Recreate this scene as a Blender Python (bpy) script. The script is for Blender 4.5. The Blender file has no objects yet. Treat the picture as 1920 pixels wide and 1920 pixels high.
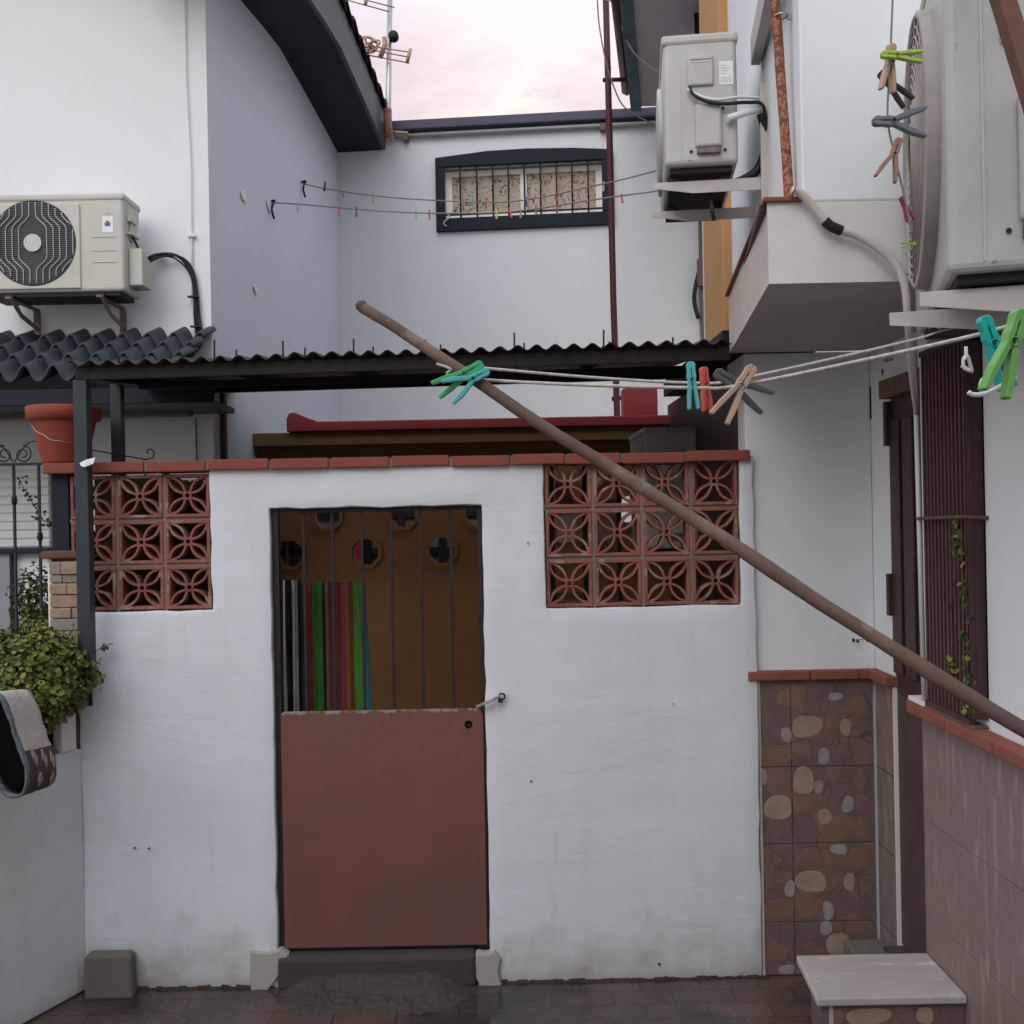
import bpy, bmesh, math, random
from mathutils import Vector, Matrix, noise
R = math.radians
random.seed(7)
SC = bpy.context.scene
COL = SC.collection
F = 1968.0
TH = R(1.08)
CT, ST = math.cos(TH), math.sin(TH)
CAMZ = 2.0

def P(px, py, y):
    u = (px - 960) / F; v = (960 - py) / F
    return Vector(((u * CT + v * ST) * y, y, CAMZ + (-u * ST + v * CT) * y))
def X(px, py, y): return P(px, py, y).x
def Z(px, py, y): return P(px, py, y).z

# ------------------------------------------------------------------ mesh builder
class MB:
    def __init__(s, M=None): s.v = []; s.f = []; s.m = []; s.sm = []; s.M = M
    def add(s, vs, fs, mi=0, smooth=False, M=None):
        b = len(s.v)
        for p in vs:
            p = Vector(p)
            if M is not None: p = M @ p
            if s.M is not None: p = s.M @ p
            s.v.append(p)
        for f in fs:
            s.f.append([b + i for i in f]); s.m.append(mi); s.sm.append(smooth)
        return s
    def box(s, x0, x1, y0, y1, z0, z1, mi=0, M=None):
        if x0 > x1: x0, x1 = x1, x0
        if y0 > y1: y0, y1 = y1, y0
        if z0 > z1: z0, z1 = z1, z0
        vs = [(x0,y0,z0),(x1,y0,z0),(x1,y1,z0),(x0,y1,z0),(x0,y0,z1),(x1,y0,z1),(x1,y1,z1),(x0,y1,z1)]
        return s.add(vs, [(3,2,1,0),(4,5,6,7),(0,1,5,4),(1,2,6,5),(2,3,7,6),(3,0,4,7)], mi, False, M)
    def hexa(s, b, t, mi=0):   # bottom quad, top quad (ccw seen from above)
        return s.add(list(b) + list(t), [(3,2,1,0),(4,5,6,7),(0,1,5,4),(1,2,6,5),(2,3,7,6),(3,0,4,7)], mi)
    def prism(s, poly, d0, d1, axis='y', mi=0, smooth=False, M=None):
        n = len(poly)
        def mk(a, b, d):
            return {'y': (a, d, b), 'x': (d, a, b), 'z': (a, b, d)}[axis]
        vs = [mk(a, b, d0) for a, b in poly] + [mk(a, b, d1) for a, b in poly]
        b0 = len(s.v)
        s.add(vs, [tuple(range(n)), tuple(range(2*n-1, n-1, -1))], mi, False, M)
        for i in range(n):
            j = (i+1) % n
            s.f.append([b0+i, b0+n+i, b0+n+j, b0+j]); s.m.append(mi); s.sm.append(smooth)
        return s
    def tube(s, pts, r, n=8, mi=0, caps=True, square=False, M=None):
        pts = [Vector(p) for p in pts]
        rs = r if isinstance(r, (list, tuple)) else [r]*len(pts)
        b = len(s.v); vs = []
        up = None
        for i, p in enumerate(pts):
            t = (pts[min(i+1, len(pts)-1)] - pts[max(i-1, 0)])
            t = t.normalized() if t.length > 1e-9 else Vector((0,0,1))
            if up is None:
                up = Vector((0,0,1)) if abs(t.z) < .9 else Vector((0,1,0))
            a = up - t*up.dot(t)
            if a.length < 1e-4: a = t.orthogonal()
            a.normalize(); c = t.cross(a); up = a
            for k in range(n):
                an = 2*math.pi*(k+(.5 if square else 0))/n
                vs.append(p + (a*math.cos(an) + c*math.sin(an))*rs[i])
        fs = []
        for i in range(len(pts)-1):
            for k in range(n):
                k2 = (k+1) % n
                fs.append((i*n+k, i*n+k2, (i+1)*n+k2, (i+1)*n+k))
        s.add(vs, fs, mi, not square, M)
        if caps:
            s.f.append([b+k for k in range(n-1,-1,-1)]); s.m.append(mi); s.sm.append(False)
            e = b+(len(pts)-1)*n
            s.f.append([e+k for k in range(n)]); s.m.append(mi); s.sm.append(False)
        return s
    def lathe(s, prof, c, n=24, mi=0, axis='z', M=None, caps=True):
        vs = []
        for r, h in prof:
            for k in range(n):
                a = 2*math.pi*k/n
                q = (r*math.cos(a), r*math.sin(a), h)
                if axis == 'y': q = (q[0], q[2], q[1])
                if axis == 'x': q = (q[2], q[0], q[1])
                vs.append((c[0]+q[0], c[1]+q[1], c[2]+q[2]))
        fs = []
        for i in range(len(prof)-1):
            for k in range(n):
                k2 = (k+1) % n
                fs.append((i*n+k, i*n+k2, (i+1)*n+k2, (i+1)*n+k))
        b = len(s.v)
        s.add(vs, fs, mi, True, M)
        if caps:
            s.f.append([b+k for k in range(n-1,-1,-1)]); s.m.append(mi); s.sm.append(False)
            e = b+(len(prof)-1)*n
            s.f.append([e+k for k in range(n)]); s.m.append(mi); s.sm.append(False)
        return s
    def build(s, name, mats, parent=None, bevel=0, seg=2, origin=None, recalc=True, solid=0):
        me = bpy.data.meshes.new(name)
        off = Vector((0,0,0))
        if parent is not None:
            r = parent
            while r is not None:
                off += r.location; r = r.parent
        if origin is not None: off = Vector(origin)
        if parent is not None and s.M is not None and s.M == 'local': off = Vector((0,0,0))
        me.from_pydata([tuple(p - off) for p in s.v], [], s.f)
        if not isinstance(mats, (list, tuple)): mats = [mats]
        for m in mats: me.materials.append(m)
        for i, p in enumerate(me.polygons):
            p.material_index = min(s.m[i], len(mats)-1); p.use_smooth = s.sm[i]
        if recalc:
            bm = bmesh.new(); bm.from_mesh(me)
            bmesh.ops.recalc_face_normals(bm, faces=bm.faces)
            bm.to_mesh(me); bm.free()
        me.update()
        o = bpy.data.objects.new(name, me); COL.objects.link(o)
        if parent is not None: o.parent = parent
        if origin is not None: o.location = off
        if solid:
            md = o.modifiers.new('s', 'SOLIDIFY'); md.thickness = solid; md.offset = 0
        if bevel:
            md = o.modifiers.new('b', 'BEVEL'); md.width = bevel; md.segments = seg
            md.limit_method = 'ANGLE'; md.angle_limit = R(40); md.harden_normals = False
        return o

def tag(o, label=None, cat=None, group=None, kind=None):
    if label: o['label'] = label
    if cat: o['category'] = cat
    if group: o['group'] = group
    if kind: o['kind'] = kind
    return o
def thing(name, loc, label, cat, group=None, rz=0):
    o = bpy.data.objects.new(name, None); COL.objects.link(o)
    o.empty_display_size = .05
    o.location = loc; o.rotation_euler = (0, 0, rz)
    return tag(o, label, cat, group)

# ------------------------------------------------------------------ materials
def newmat(name):
    m = bpy.data.materials.new(name); m.use_nodes = True
    nt = m.node_tree; b = nt.nodes['Principled BSDF']
    return m, nt, b
def N(nt, t, **k):
    n = nt.nodes.new(t)
    for a, v in k.items():
        if a in n.inputs: n.inputs[a].default_value = v
        else: setattr(n, a, v)
    return n
def mixc(nt, fac, a, b, mode='MIX'):
    n = nt.nodes.new('ShaderNodeMix'); n.data_type = 'RGBA'; n.blend_type = mode
    for sock, v in ((n.inputs[0], fac), (n.inputs[6], a), (n.inputs[7], b)):
        if hasattr(v, 'links') or hasattr(v, 'is_linked'): nt.links.new(v, sock)
        elif isinstance(v, (int, float)): sock.default_value = v
        else: sock.default_value = (*v[:3], 1)
    return n.outputs[2]
def ramp(nt, inp, stops):
    n = nt.nodes.new('ShaderNodeValToRGB')
    e = n.color_ramp.elements
    while len(e) < len(stops): e.new(.5)
    for i, (p, c) in enumerate(stops):
        e[i].position = p
        e[i].color = (c, c, c, 1) if isinstance(c, (int, float)) else (*c, 1)
    nt.links.new(inp, n.inputs[0])
    return n.outputs[0]
def noise_n(nt, vec, scale, detail=4, rough=.55, dist=0):
    n = N(nt, 'ShaderNodeTexNoise', Scale=scale, Detail=detail, Roughness=rough, Distortion=dist)
    nt.links.new(vec, n.inputs['Vector'])
    return n.outputs[0]
def coords(nt, scale=(1,1,1), kind='Object'):
    t = nt.nodes.new('ShaderNodeTexCoord')
    mp = nt.nodes.new('ShaderNodeMapping'); mp.inputs['Scale'].default_value = scale
    nt.links.new(t.outputs[kind], mp.inputs['Vector'])
    return mp.outputs[0]
def bump(nt, b, h, strength, dist=.01, prev=None):
    n = N(nt, 'ShaderNodeBump', Strength=strength, Distance=dist)
    nt.links.new(h, n.inputs['Height'])
    if prev is not None: nt.links.new(prev, n.inputs['Normal'])
    nt.links.new(n.outputs[0], b.inputs['Normal'])
    return n.outputs[0]

def mat(name, c, rough=.6, metal=0, c2=None, vs=6, amt=.35, bs=0, bscale=60, bd=.003, wear=None, wpos=.62, wscale=25, spec=.3, sc=(1,1,1)):
    m, nt, b = newmat(name)
    v = coords(nt, sc)
    c2 = c2 or tuple(x*.7 for x in c)
    n1 = noise_n(nt, v, vs, 5)
    f = ramp(nt, n1, [(.35, 0), (.68, 1)])
    mm = nt.nodes.new('ShaderNodeMath'); mm.operation = 'MULTIPLY'; mm.inputs[1].default_value = amt
    nt.links.new(f, mm.inputs[0])
    col = mixc(nt, mm.outputs[0], c, c2)
    if wear:
        w = ramp(nt, noise_n(nt, v, wscale, 6, .65), [(wpos, 0), (wpos+.05, 1)])
        col = mixc(nt, w, col, wear)
    nt.links.new(col, b.inputs['Base Color'])
    b.inputs['Roughness'].default_value = rough
    b.inputs['Metallic'].default_value = metal
    b.inputs['Specular IOR Level'].default_value = spec
    if bs: bump(nt, b, noise_n(nt, v, bscale, 5), bs, bd)
    return m

def plaster(name, c, dirt=(.36,.30,.22), dirt_amt=.3, bs=.35, patch=None, base_dirt=None, cool=.10, lump=.5, mot=.14):
    """painted render: fine grain, soft lumps, patchy tint, water splash dirt along the foot"""
    m, nt, b = newmat(name)
    v = coords(nt)
    big = noise_n(nt, v, 1.3, 4, .6)
    med = noise_n(nt, v, 6, 5, .6)
    fine = noise_n(nt, v, 70, 6, .6)
    col = mixc(nt, ramp(nt, big, [(.35, 0), (.7, 1)]), c, (c[0]*(1-cool), c[1]*(1-cool*.75), c[2]*(1-cool*.35)))
    col = mixc(nt, ramp(nt, med, [(.28, mot), (.58, 0)]), col, dirt)
    sp = noise_n(nt, v, 38, 5, .7)
    col = mixc(nt, ramp(nt, sp, [(.70, 0), (.78, dirt_amt)]), col, (.22,.20,.17))
    vs = coords(nt, (7, 7, .6))
    st = noise_n(nt, vs, 1.6, 5, .6)
    col = mixc(nt, ramp(nt, st, [(.58, 0), (.85, dirt_amt*.45)]), col, dirt)
    if base_dirt:
        sep = nt.nodes.new('ShaderNodeSeparateXYZ'); nt.links.new(v, sep.inputs[0])
        z0, h, cc = base_dirt
        ad = nt.nodes.new('ShaderNodeMath'); ad.operation = 'MULTIPLY_ADD'
        nt.links.new(med, ad.inputs[0]); ad.inputs[1].default_value = h*1.7
        sb = nt.nodes.new('ShaderNodeMath'); sb.operation = 'SUBTRACT'
        nt.links.new(sep.outputs[2], sb.inputs[1]); nt.links.new(ad.outputs[0], sb.inputs[0]); ad.inputs[2].default_value = z0 - h*.35
        dv = nt.nodes.new('ShaderNodeMath'); dv.operation = 'DIVIDE'; dv.inputs[1].default_value = h; dv.use_clamp = True
        nt.links.new(sb.outputs[0], dv.inputs[0])
        m2 = nt.nodes.new('ShaderNodeMath'); m2.operation = 'MULTIPLY'; m2.inputs[1].default_value = .75
        nt.links.new(dv.outputs[0], m2.inputs[0])
        col = mixc(nt, m2.outputs[0], col, cc)
    nt.links.new(col, b.inputs['Base Color'])
    b.inputs['Roughness'].default_value = .85
    b.inputs['Specular IOR Level'].default_value = .25
    tr = noise_n(nt, coords(nt, (1, 1, 2.6)), 4.2, 4, .55, .6)
    msk = ramp(nt, noise_n(nt, v, 1.1, 3), [(.38, .25), (.62, 1)])
    mu = nt.nodes.new('ShaderNodeMath'); mu.operation = 'MULTIPLY'
    nt.links.new(tr, mu.inputs[0]); nt.links.new(msk, mu.inputs[1])
    n1 = bump(nt, b, mu.outputs[0], lump*.8, .011)
    n2 = bump(nt, b, noise_n(nt, v, 24, 4, .6), lump*.3, .004, n1)
    bump(nt, b, fine, bs, .003, n2)
    return m

W = (.73, .755, .785)
M_wall   = plaster('white_plaster', W, base_dirt=(.07, .42, (.30,.245,.165)), dirt_amt=.45, lump=.65, cool=.05, mot=.08)
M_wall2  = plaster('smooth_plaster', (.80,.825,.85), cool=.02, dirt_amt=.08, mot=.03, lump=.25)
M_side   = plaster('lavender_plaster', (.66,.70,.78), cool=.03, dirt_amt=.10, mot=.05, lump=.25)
M_back   = plaster('far_plaster', (.78,.805,.84), cool=.02, dirt_amt=.12, mot=.04, lump=.3)
M_low    = plaster('low_plaster', (.72,.71,.72), base_dirt=(.0,.14,(.24,.20,.16)), dirt_amt=.35)
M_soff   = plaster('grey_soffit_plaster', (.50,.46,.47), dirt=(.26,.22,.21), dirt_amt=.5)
M_beige  = plaster('beige_plaster', (.62,.54,.48), dirt=(.34,.22,.15), dirt_amt=.4)
M_ochre  = plaster('ochre_plaster', (.52,.28,.12), dirt=(.42,.22,.09), dirt_amt=.5)
M_must   = plaster('mustard_plaster', (.42,.205,.085), dirt=(.24,.12,.06), dirt_amt=.4)
M_must_dim  = plaster('dimmed_mustard_plaster', (.20,.115,.05), dirt=(.10,.055,.03), dirt_amt=.4)  # darker copy of the mustard: shade painted into head and cornice colour
M_conc   = plaster('wet_concrete', (.070,.060,.050), dirt=(.04,.036,.03), dirt_amt=.6, lump=1)
M_conc2  = plaster('pale_concrete', (.17,.15,.13), dirt=(.14,.12,.10), dirt_amt=.6, lump=1)
M_slate  = mat('slate_paint', (.018,.025,.034), .75, c2=(.028,.036,.046), bs=.3, spec=.2)
M_slate2 = mat('slate_fascia', (.075,.08,.095), .6, c2=(.07,.075,.09), bs=.2)
M_rtile  = mat('dark_roof_tile', (.040,.055,.066), .6, c2=(.022,.03,.038), vs=14, amt=.8, bs=.4, bscale=40, wear=(.12,.13,.13), wpos=.66)
M_post   = mat('dark_grey_steel', (.038,.048,.056), .45, c2=(.055,.065,.072), bs=.12)
M_black  = mat('black_rusty_steel', (.012,.010,.011), .6, c2=(.026,.018,.015), bs=.3)
M_sheet  = mat('corrugated_sheet', (.035,.03,.03), .5, .2, c2=(.075,.058,.05), vs=9, amt=.7, bs=.25)
M_iron   = mat('wrought_iron', (.012,.015,.022), .5, c2=(.03,.03,.035), bs=.2)
M_terra  = mat('terracotta', (.32,.068,.04), .75, c2=(.20,.05,.032), vs=7, amt=.7, bs=.5, bscale=90)
M_brick  = mat('coping_brick', (.27,.068,.050), .8, c2=(.23,.07,.05), vs=16, amt=.8, bs=.8, bscale=70, wear=(.50,.44,.40), wpos=.72, wscale=30)
M_brick2 = mat('orange_coping', (.30,.095,.065), .75, c2=(.21,.072,.052), vs=10, amt=.7, bs=.6, bscale=70, wear=(.5,.45,.4), wpos=.74)
M_mortar = mat('mortar', (.25,.19,.165), .9, bs=.6)
M_block  = mat('terracotta_block', (.31,.11,.085), .8, c2=(.18,.065,.05), vs=9, amt=.8, bs=.8, bscale=80, wear=(.34,.21,.165), wpos=.56, wscale=12)
M_gatef  = mat('gate_frame_paint', (.020,.018,.024), .7, c2=(.045,.024,.02), vs=30, amt=.8, bs=.4, wear=(.20,.19,.18), wpos=.70)
def rust_panel():
    m, nt, b = newmat('rusty_panel_paint')
    v = coords(nt)
    n1 = noise_n(nt, v, 2.2, 6, .6, .4)
    col = ramp(nt, n1, [(.30, (.205,.076,.058)), (.50, (.185,.068,.055)), (.66, (.155,.07,.060))])
    n2 = noise_n(nt, v, 140, 3)
    col = mixc(nt, ramp(nt, n2, [(.66, 0), (.74, .35)]), col, (.30,.20,.17))
    scr_ = noise_n(nt, coords(nt, (34, 1, 3.5)), 2.2, 6, .75)
    col = mixc(nt, ramp(nt, scr_, [(.62, 0), (.70, .35)]), col, (.085,.045,.04))
    scr2 = noise_n(nt, coords(nt, (5, 1, 26)), 2.6, 6, .75)
    col = mixc(nt, ramp(nt, scr2, [(.66, 0), (.70, .30)]), col, (.27,.19,.165))
    n3 = noise_n(nt, coords(nt, (1.2, 1, .7)), 3.1, 4)
    col = mixc(nt, ramp(nt, n3, [(.55, 0), (.75, .55)]), col, (.115,.08,.066))
    rs_ = noise_n(nt, coords(nt, (9, 1, .8)), 2.4, 6, .7)
    col = mixc(nt, ramp(nt, rs_, [(.60, 0), (.72, .45)]), col, (.12,.045,.03))
    spk = noise_n(nt, v, 46, 5, .7)
    col = mixc(nt, ramp(nt, spk, [(.66, 0), (.70, .5)]), col, (.075,.04,.035))
    sep = nt.nodes.new('ShaderNodeSeparateXYZ'); nt.links.new(v, sep.inputs[0])
    # chipped paint along the top edge
    mr = nt.nodes.new('ShaderNodeMapRange'); mr.inputs[1].default_value = .975; mr.inputs[2].default_value = 1.02
    nt.links.new(sep.outputs[2], mr.inputs[0])
    ad = nt.nodes.new('ShaderNodeMath'); ad.operation = 'MULTIPLY'
    nt.links.new(mr.outputs[0], ad.inputs[0]); nt.links.new(noise_n(nt, v, 24, 5, .7), ad.inputs[1])
    col = mixc(nt, ramp(nt, ad.outputs[0], [(.46, 0), (.50, .8)]), col, (.32,.29,.26))
    nt.links.new(col, b.inputs['Base Color'])
    b.inputs['Roughness'].default_value = .62
    n = bump(nt, b, noise_n(nt, v, 3.2, 4), .7, .012)
    sc_n = noise_n(nt, coords(nt, (30, 1, 2)), 2.5, 5, .7)
    n = bump(nt, b, sc_n, .22, .002, n)
    bump(nt, b, n2, .35, .0015, n)
    return m
M_panel = rust_panel()
M_wood = mat('weathered_wood', (.185,.108,.078), .8, c2=(.075,.048,.04), vs=7, amt=.9, bs=.9, bscale=30, bd=.002, wear=(.19,.135,.105), wpos=.58, wscale=11, sc=(1,1,1))
M_acw  = mat('ivory_ac_paint', (.55,.545,.48), .42, c2=(.44,.43,.39), vs=3, amt=.5, bs=.05)
M_acw2 = mat('aged_ac_paint', (.50,.50,.475), .38, c2=(.38,.37,.345), vs=4, amt=.8, bs=.08, wear=(.30,.26,.22), wpos=.66, wscale=18, spec=.5)
M_acd  = mat('fan_dark', (.018,.019,.024), .5)
M_wire = mat('fan_wire', (.50,.50,.50), .45, .2)
M_arm  = mat('bracket_paint', (.56,.54,.51), .5, c2=(.42,.36,.31), vs=8, amt=.6, bs=.08)
M_armr = mat('rust_bracket', (.16,.10,.08), .7, c2=(.28,.25,.23), vs=18, amt=.9, bs=.4)
M_rust = mat('rusty_pipe', (.27,.085,.04), .85, c2=(.12,.045,.03), vs=22, amt=.95, bs=.8, bscale=50, wear=(.36,.19,.125), wpos=.50, wscale=75)
M_mauve= mat('maroon_pole', (.07,.015,.026), .5, c2=(.10,.03,.038), vs=12, bs=.15)
M_red  = mat('red_coping', (.27,.03,.035), .6, c2=(.20,.028,.035), vs=5, amt=.7, bs=.4)
M_teal = mat('teal_fascia', (.06,.13,.155), .6, c2=(.03,.055,.07), vs=8, amt=.8, bs=.3)
M_gut  = mat('violet_roof_edge', (.075,.07,.115), .55, c2=(.10,.09,.13), vs=5, bs=.1)
M_galv = mat('galvanised', (.45,.44,.44), .35, .8, c2=(.30,.28,.27), vs=15)
M_pvc  = mat('cream_conduit', (.60,.55,.48), .5, c2=(.50,.44,.38), vs=12, amt=.5, bs=.05)
M_pvcw = mat('white_pipe', (.74,.78,.77), .45, c2=(.62,.65,.64), vs=9, bs=.05)
M_tape = mat('black_rubber', (.02,.02,.022), .5, spec=.3)
M_rope = mat('cord', (.60,.55,.50), .8, c2=(.42,.37,.33), vs=90, amt=.8, bs=.8, bscale=220)
M_thin = mat('thin_line', (.22,.20,.20), .7)
M_cupr = mat('copper_antenna', (.42,.17,.10), .5, .3, c2=(.5,.4,.35), vs=40, amt=.8)
M_frame= mat('white_frame', (.86,.82,.74), .45, amt=.3)
M_brown= mat('dark_brown_paint', (.052,.026,.026), .5, c2=(.085,.045,.042), vs=10, amt=.6, bs=.2, sc=(3,3,.4))
M_brownl=mat('light_brown_panel', (.085,.055,.052), .6, c2=(.12,.08,.075), vs=5, amt=.6, bs=.2)
M_woodp= mat('brown_post_wood', (.17,.10,.07), .7, c2=(.10,.06,.04), vs=8, amt=.8, bs=.5, sc=(4,4,.6))
M_shut = mat('roller_shutter', (.72,.74,.77), .5, amt=.2)
M_sticker = mat('white_sticker', (.78,.80,.82), .4, amt=.1)
M_prn  = mat('sticker_print', (.16,.17,.20), .5)
M_blue = mat('sticker_blue', (.06,.14,.35), .5)
M_rdp  = mat('sticker_red', (.50,.04,.06), .5)
M_yel  = mat('sticker_yellow', (.65,.42,.08), .5)
M_marble = mat('worn_marble', (.50,.45,.40), .45, c2=(.40,.34,.29), vs=4, amt=.7, bs=.08, wear=(.62,.58,.53), wpos=.60, wscale=6, sc=(1,3,1))
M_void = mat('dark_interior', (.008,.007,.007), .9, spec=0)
M_soil = mat('soil', (.05,.035,.025), .9, bs=.8)
M_green_pole = mat('green_pole', (.09,.15,.12), .6)
def plastic(n, c): return mat(n, c, .35, c2=tuple(x*.75 for x in c), vs=20, amt=.4)
PEG = dict(green=plastic('peg_green', (.07,.42,.16)), teal=plastic('peg_teal', (.02,.44,.40)), red=plastic('peg_red', (.60,.09,.07)),
           grey=plastic('peg_grey', (.10,.10,.11)), wood=mat('peg_wood', (.50,.34,.25), .7, c2=(.34,.22,.16), vs=30, bs=.4),
           lime=plastic('peg_lime', (.42,.60,.10)), dark=plastic('peg_dark', (.07,.035,.035)), slate=plastic('peg_slate', (.17,.19,.21)),
           pink=plastic('peg_pink', (.30,.05,.09)), pale=plastic('peg_pale', (.45,.45,.35)), sage=plastic('peg_sage', (.16,.40,.10)),
           browns=mat('peg_brownwood', (.36,.20,.15), .7, bs=.4), blue=plastic('peg_blue', (.05,.12,.30)), ptl=plastic('peg_soft_teal', (.10,.50,.48)))

def stone_mat(name, vec_scale, cols, scale, groutw, bs=.6, streak=None, pale=None):
    m, nt, b = newmat(name)
    v = coords(nt, vec_scale)
    vo = N(nt, 'ShaderNodeTexVoronoi', Scale=scale); vo.inputs['Randomness'].default_value = .85
    dn = nt.nodes.new('ShaderNodeTexNoise'); dn.inputs['Scale'].default_value = 3
    nt.links.new(v, dn.inputs['Vector'])
    vm = nt.nodes.new('ShaderNodeVectorMath'); vm.operation = 'MULTIPLY_ADD'; vm.inputs[1].default_value = (.17,.17,.17)
    nt.links.new(dn.outputs['Color'], vm.inputs[0]); nt.links.new(v, vm.inputs[2])
    nt.links.new(vm.outputs[0], vo.inputs['Vector'])
    sep = nt.nodes.new('ShaderNodeSeparateColor'); nt.links.new(vo.outputs['Color'], sep.inputs[0])
    rn = nt.nodes.new('ShaderNodeValToRGB'); rn.color_ramp.interpolation = 'CONSTANT'
    e = rn.color_ramp.elements
    while len(e) < len(cols): e.new(.5)
    for i, c in enumerate(cols):
        e[i].position = i/len(cols); e[i].color = (*c, 1)
    nt.links.new(sep.outputs[0], rn.inputs[0])
    n1 = noise_n(nt, v, 9, 6, .65)
    col = mixc(nt, .8, rn.outputs[0], mixc(nt, n1, (.18,.17,.18), (.86,.80,.74)), 'OVERLAY')
    col = mixc(nt, .30, col, (.165,.12,.108))
    vo2 = N(nt, 'ShaderNodeTexVoronoi', Scale=scale); vo2.feature = 'DISTANCE_TO_EDGE'; vo2.inputs['Randomness'].default_value = .85
    nt.links.new(vm.outputs[0], vo2.inputs['Vector'])
    g = ramp(nt, vo2.outputs[0], [(groutw*.3, 1), (groutw, 0)])
    col = mixc(nt, g, col, (.115,.082,.076))
    nt.links.new(col, b.inputs['Base Color'])
    b.inputs['Roughness'].default_value = .5
    bump(nt, b, n1, bs, .004)
    return m
M_flag = stone_mat('flagstone_tile', (1,1,1.15), [(.185,.118,.108),(.205,.132,.10),(.15,.108,.108),(.20,.122,.10),(.155,.118,.108),(.165,.115,.11),(.22,.13,.095),(.145,.108,.105)], 11.5, .03)
def streak_tile():
    m, nt, b = newmat('streaked_wall_tile')
    v = coords(nt, (1, 24, 4.0))
    n1 = noise_n(nt, v, 1.2, 3, .5)
    n2 = noise_n(nt, coords(nt, (1, 40, 14)), 1.2, 4, .6)
    n3 = noise_n(nt, coords(nt, (1, 5, 4)), 1.5, 4, .6)
    col = mixc(nt, n3, (.235,.17,.145), (.28,.215,.185))
    col = mixc(nt, ramp(nt, n2, [(.35, 0), (.7, .5)]), col, (.155,.12,.108))
    col = mixc(nt, ramp(nt, n1, [(.56, 0), (.64, .6)]), col, (.38,.305,.265))
    nt.links.new(col, b.inputs['Base Color'])
    b.inputs['Roughness'].default_value = .5
    bump(nt, b, n2, .3, .002)
    return m
M_streak = streak_tile()
M_pebt = mat('tan_pebble', (.37,.28,.205), .5, c2=(.27,.20,.15), vs=18, amt=.8, bs=.3)
M_pebg = mat('grey_pebble', (.36,.33,.31), .5, c2=(.22,.20,.20), vs=22, amt=.8, bs=.3)
M_pebo = mat('ochre_pebble', (.24,.145,.095), .5, c2=(.17,.11,.085), vs=18, amt=.8, bs=.3)
M_grout = mat('dark_grout', (.10,.078,.074), .8)
M_fieldst = mat('field_stone', (.42,.29,.21), .85, c2=(.28,.20,.15), vs=12, amt=.9, bs=1, bscale=45, bd=.006)
M_fieldst2 = mat('grey_field_stone', (.26,.22,.19), .85, c2=(.36,.29,.24), vs=12, amt=.8, bs=1, bscale=45, bd=.006)

def ground_mat():
    m, nt, b = newmat('wet_patio_tiles')
    v = coords(nt)
    br = N(nt, 'ShaderNodeTexBrick', Scale=2.0); br.inputs['Mortar Size'].default_value = .006
    br.inputs['Color1'].default_value = (.13,.075,.055,1); br.inputs['Color2'].default_value = (.09,.06,.05,1); br.inputs['Mortar'].default_value = (.035,.028,.024,1)
    nt.links.new(v, br.inputs['Vector'])
    n1 = noise_n(nt, v, 1.7, 6, .6, .5)
    n2 = noise_n(nt, v, 14, 6, .7)
    col = mixc(nt, ramp(nt, n1, [(.42, 0), (.58, .85)]), br.outputs[0], (.030,.032,.028))
    col = mixc(nt, ramp(nt, n2, [(.55, 0), (.72, .6)]), col, (.15,.115,.095))
    nt.links.new(col, b.inputs['Base Color'])
    nt.links.new(ramp(nt, n1, [(.38, .38), (.56, .07)]), b.inputs['Roughness'])
    bump(nt, b, n2, .30, .004)
    return m
M_ground = ground_mat()
def glass_obscure():
    m, nt, b = newmat('patterned_glass')
    v = coords(nt)
    vo = N(nt, 'ShaderNodeTexVoronoi', Scale=26); vo.feature = 'SMOOTH_F1'
    nt.links.new(v, vo.inputs['Vector'])
    n1 = noise_n(nt, v, 17, 4, .55, 1.8)
    col = mixc(nt, ramp(nt, n1, [(.36, 0), (.47, 1)]), (.06,.05,.04), (.47,.385,.295))
    nt.links.new(col, b.inputs['Base Color'])
    b.inputs['Roughness'].default_value = .3
    bump(nt, b, n1, .9, .01)
    return m
M_glass = glass_obscure()
M_pane = mat('window_pane', (.30,.34,.38), .1, amt=.2)

# ------------------------------------------------------------------ world, sun, camera
w = bpy.data.worlds.new('World'); SC.world = w; w.use_nodes = True
nt = w.node_tree; bg = nt.nodes['Background']
sky = nt.nodes.new('ShaderNodeTexSky'); sky.sky_type = 'NISHITA'; sky.sun_disc = False
sky.sun_elevation = R(28); sky.sun_rotation = R(200); sky.air_density = 1.2; sky.dust_density = 2
tc = nt.nodes.new('ShaderNodeTexCoord')
mp = nt.nodes.new('ShaderNodeMapping'); mp.inputs['Scale'].default_value = (2.4, 2.0, 7.5)
mp.inputs['Location'].default_value = (.35, .1, .55)
nt.links.new(tc.outputs['Generated'], mp.inputs[0])
cl = noise_n(nt, mp.outputs[0], 1.6, 7, .55, .4)
sep = nt.nodes.new('ShaderNodeSeparateXYZ'); nt.links.new(tc.outputs['Generated'], sep.inputs[0])
low = ramp(nt, sep.outputs[2], [(.0, (.74,.64,.57)), (.35, (.84,.72,.62)), (.43, (.74,.64,.64)), (.50, (.90,.92,.95)), (.85, (1.02,1.13,1.24))])
cloud = mixc(nt, ramp(nt, cl, [(.40, 0), (.62, .85)]), low, mixc(nt, ramp(nt, sep.outputs[2], [(.40, 0), (.55, 1)]), (.56,.46,.50), (.86,.96,1.06)))
cl2 = noise_n(nt, mp.outputs[0], 5.0, 6, .6, .6)
cloud = mixc(nt, ramp(nt, cl2, [(.50, 0), (.66, .5)]), cloud, mixc(nt, ramp(nt, sep.outputs[2], [(.40, 0), (.55, 1)]), (.52,.45,.47), (.9,.96,1.0)))
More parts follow.
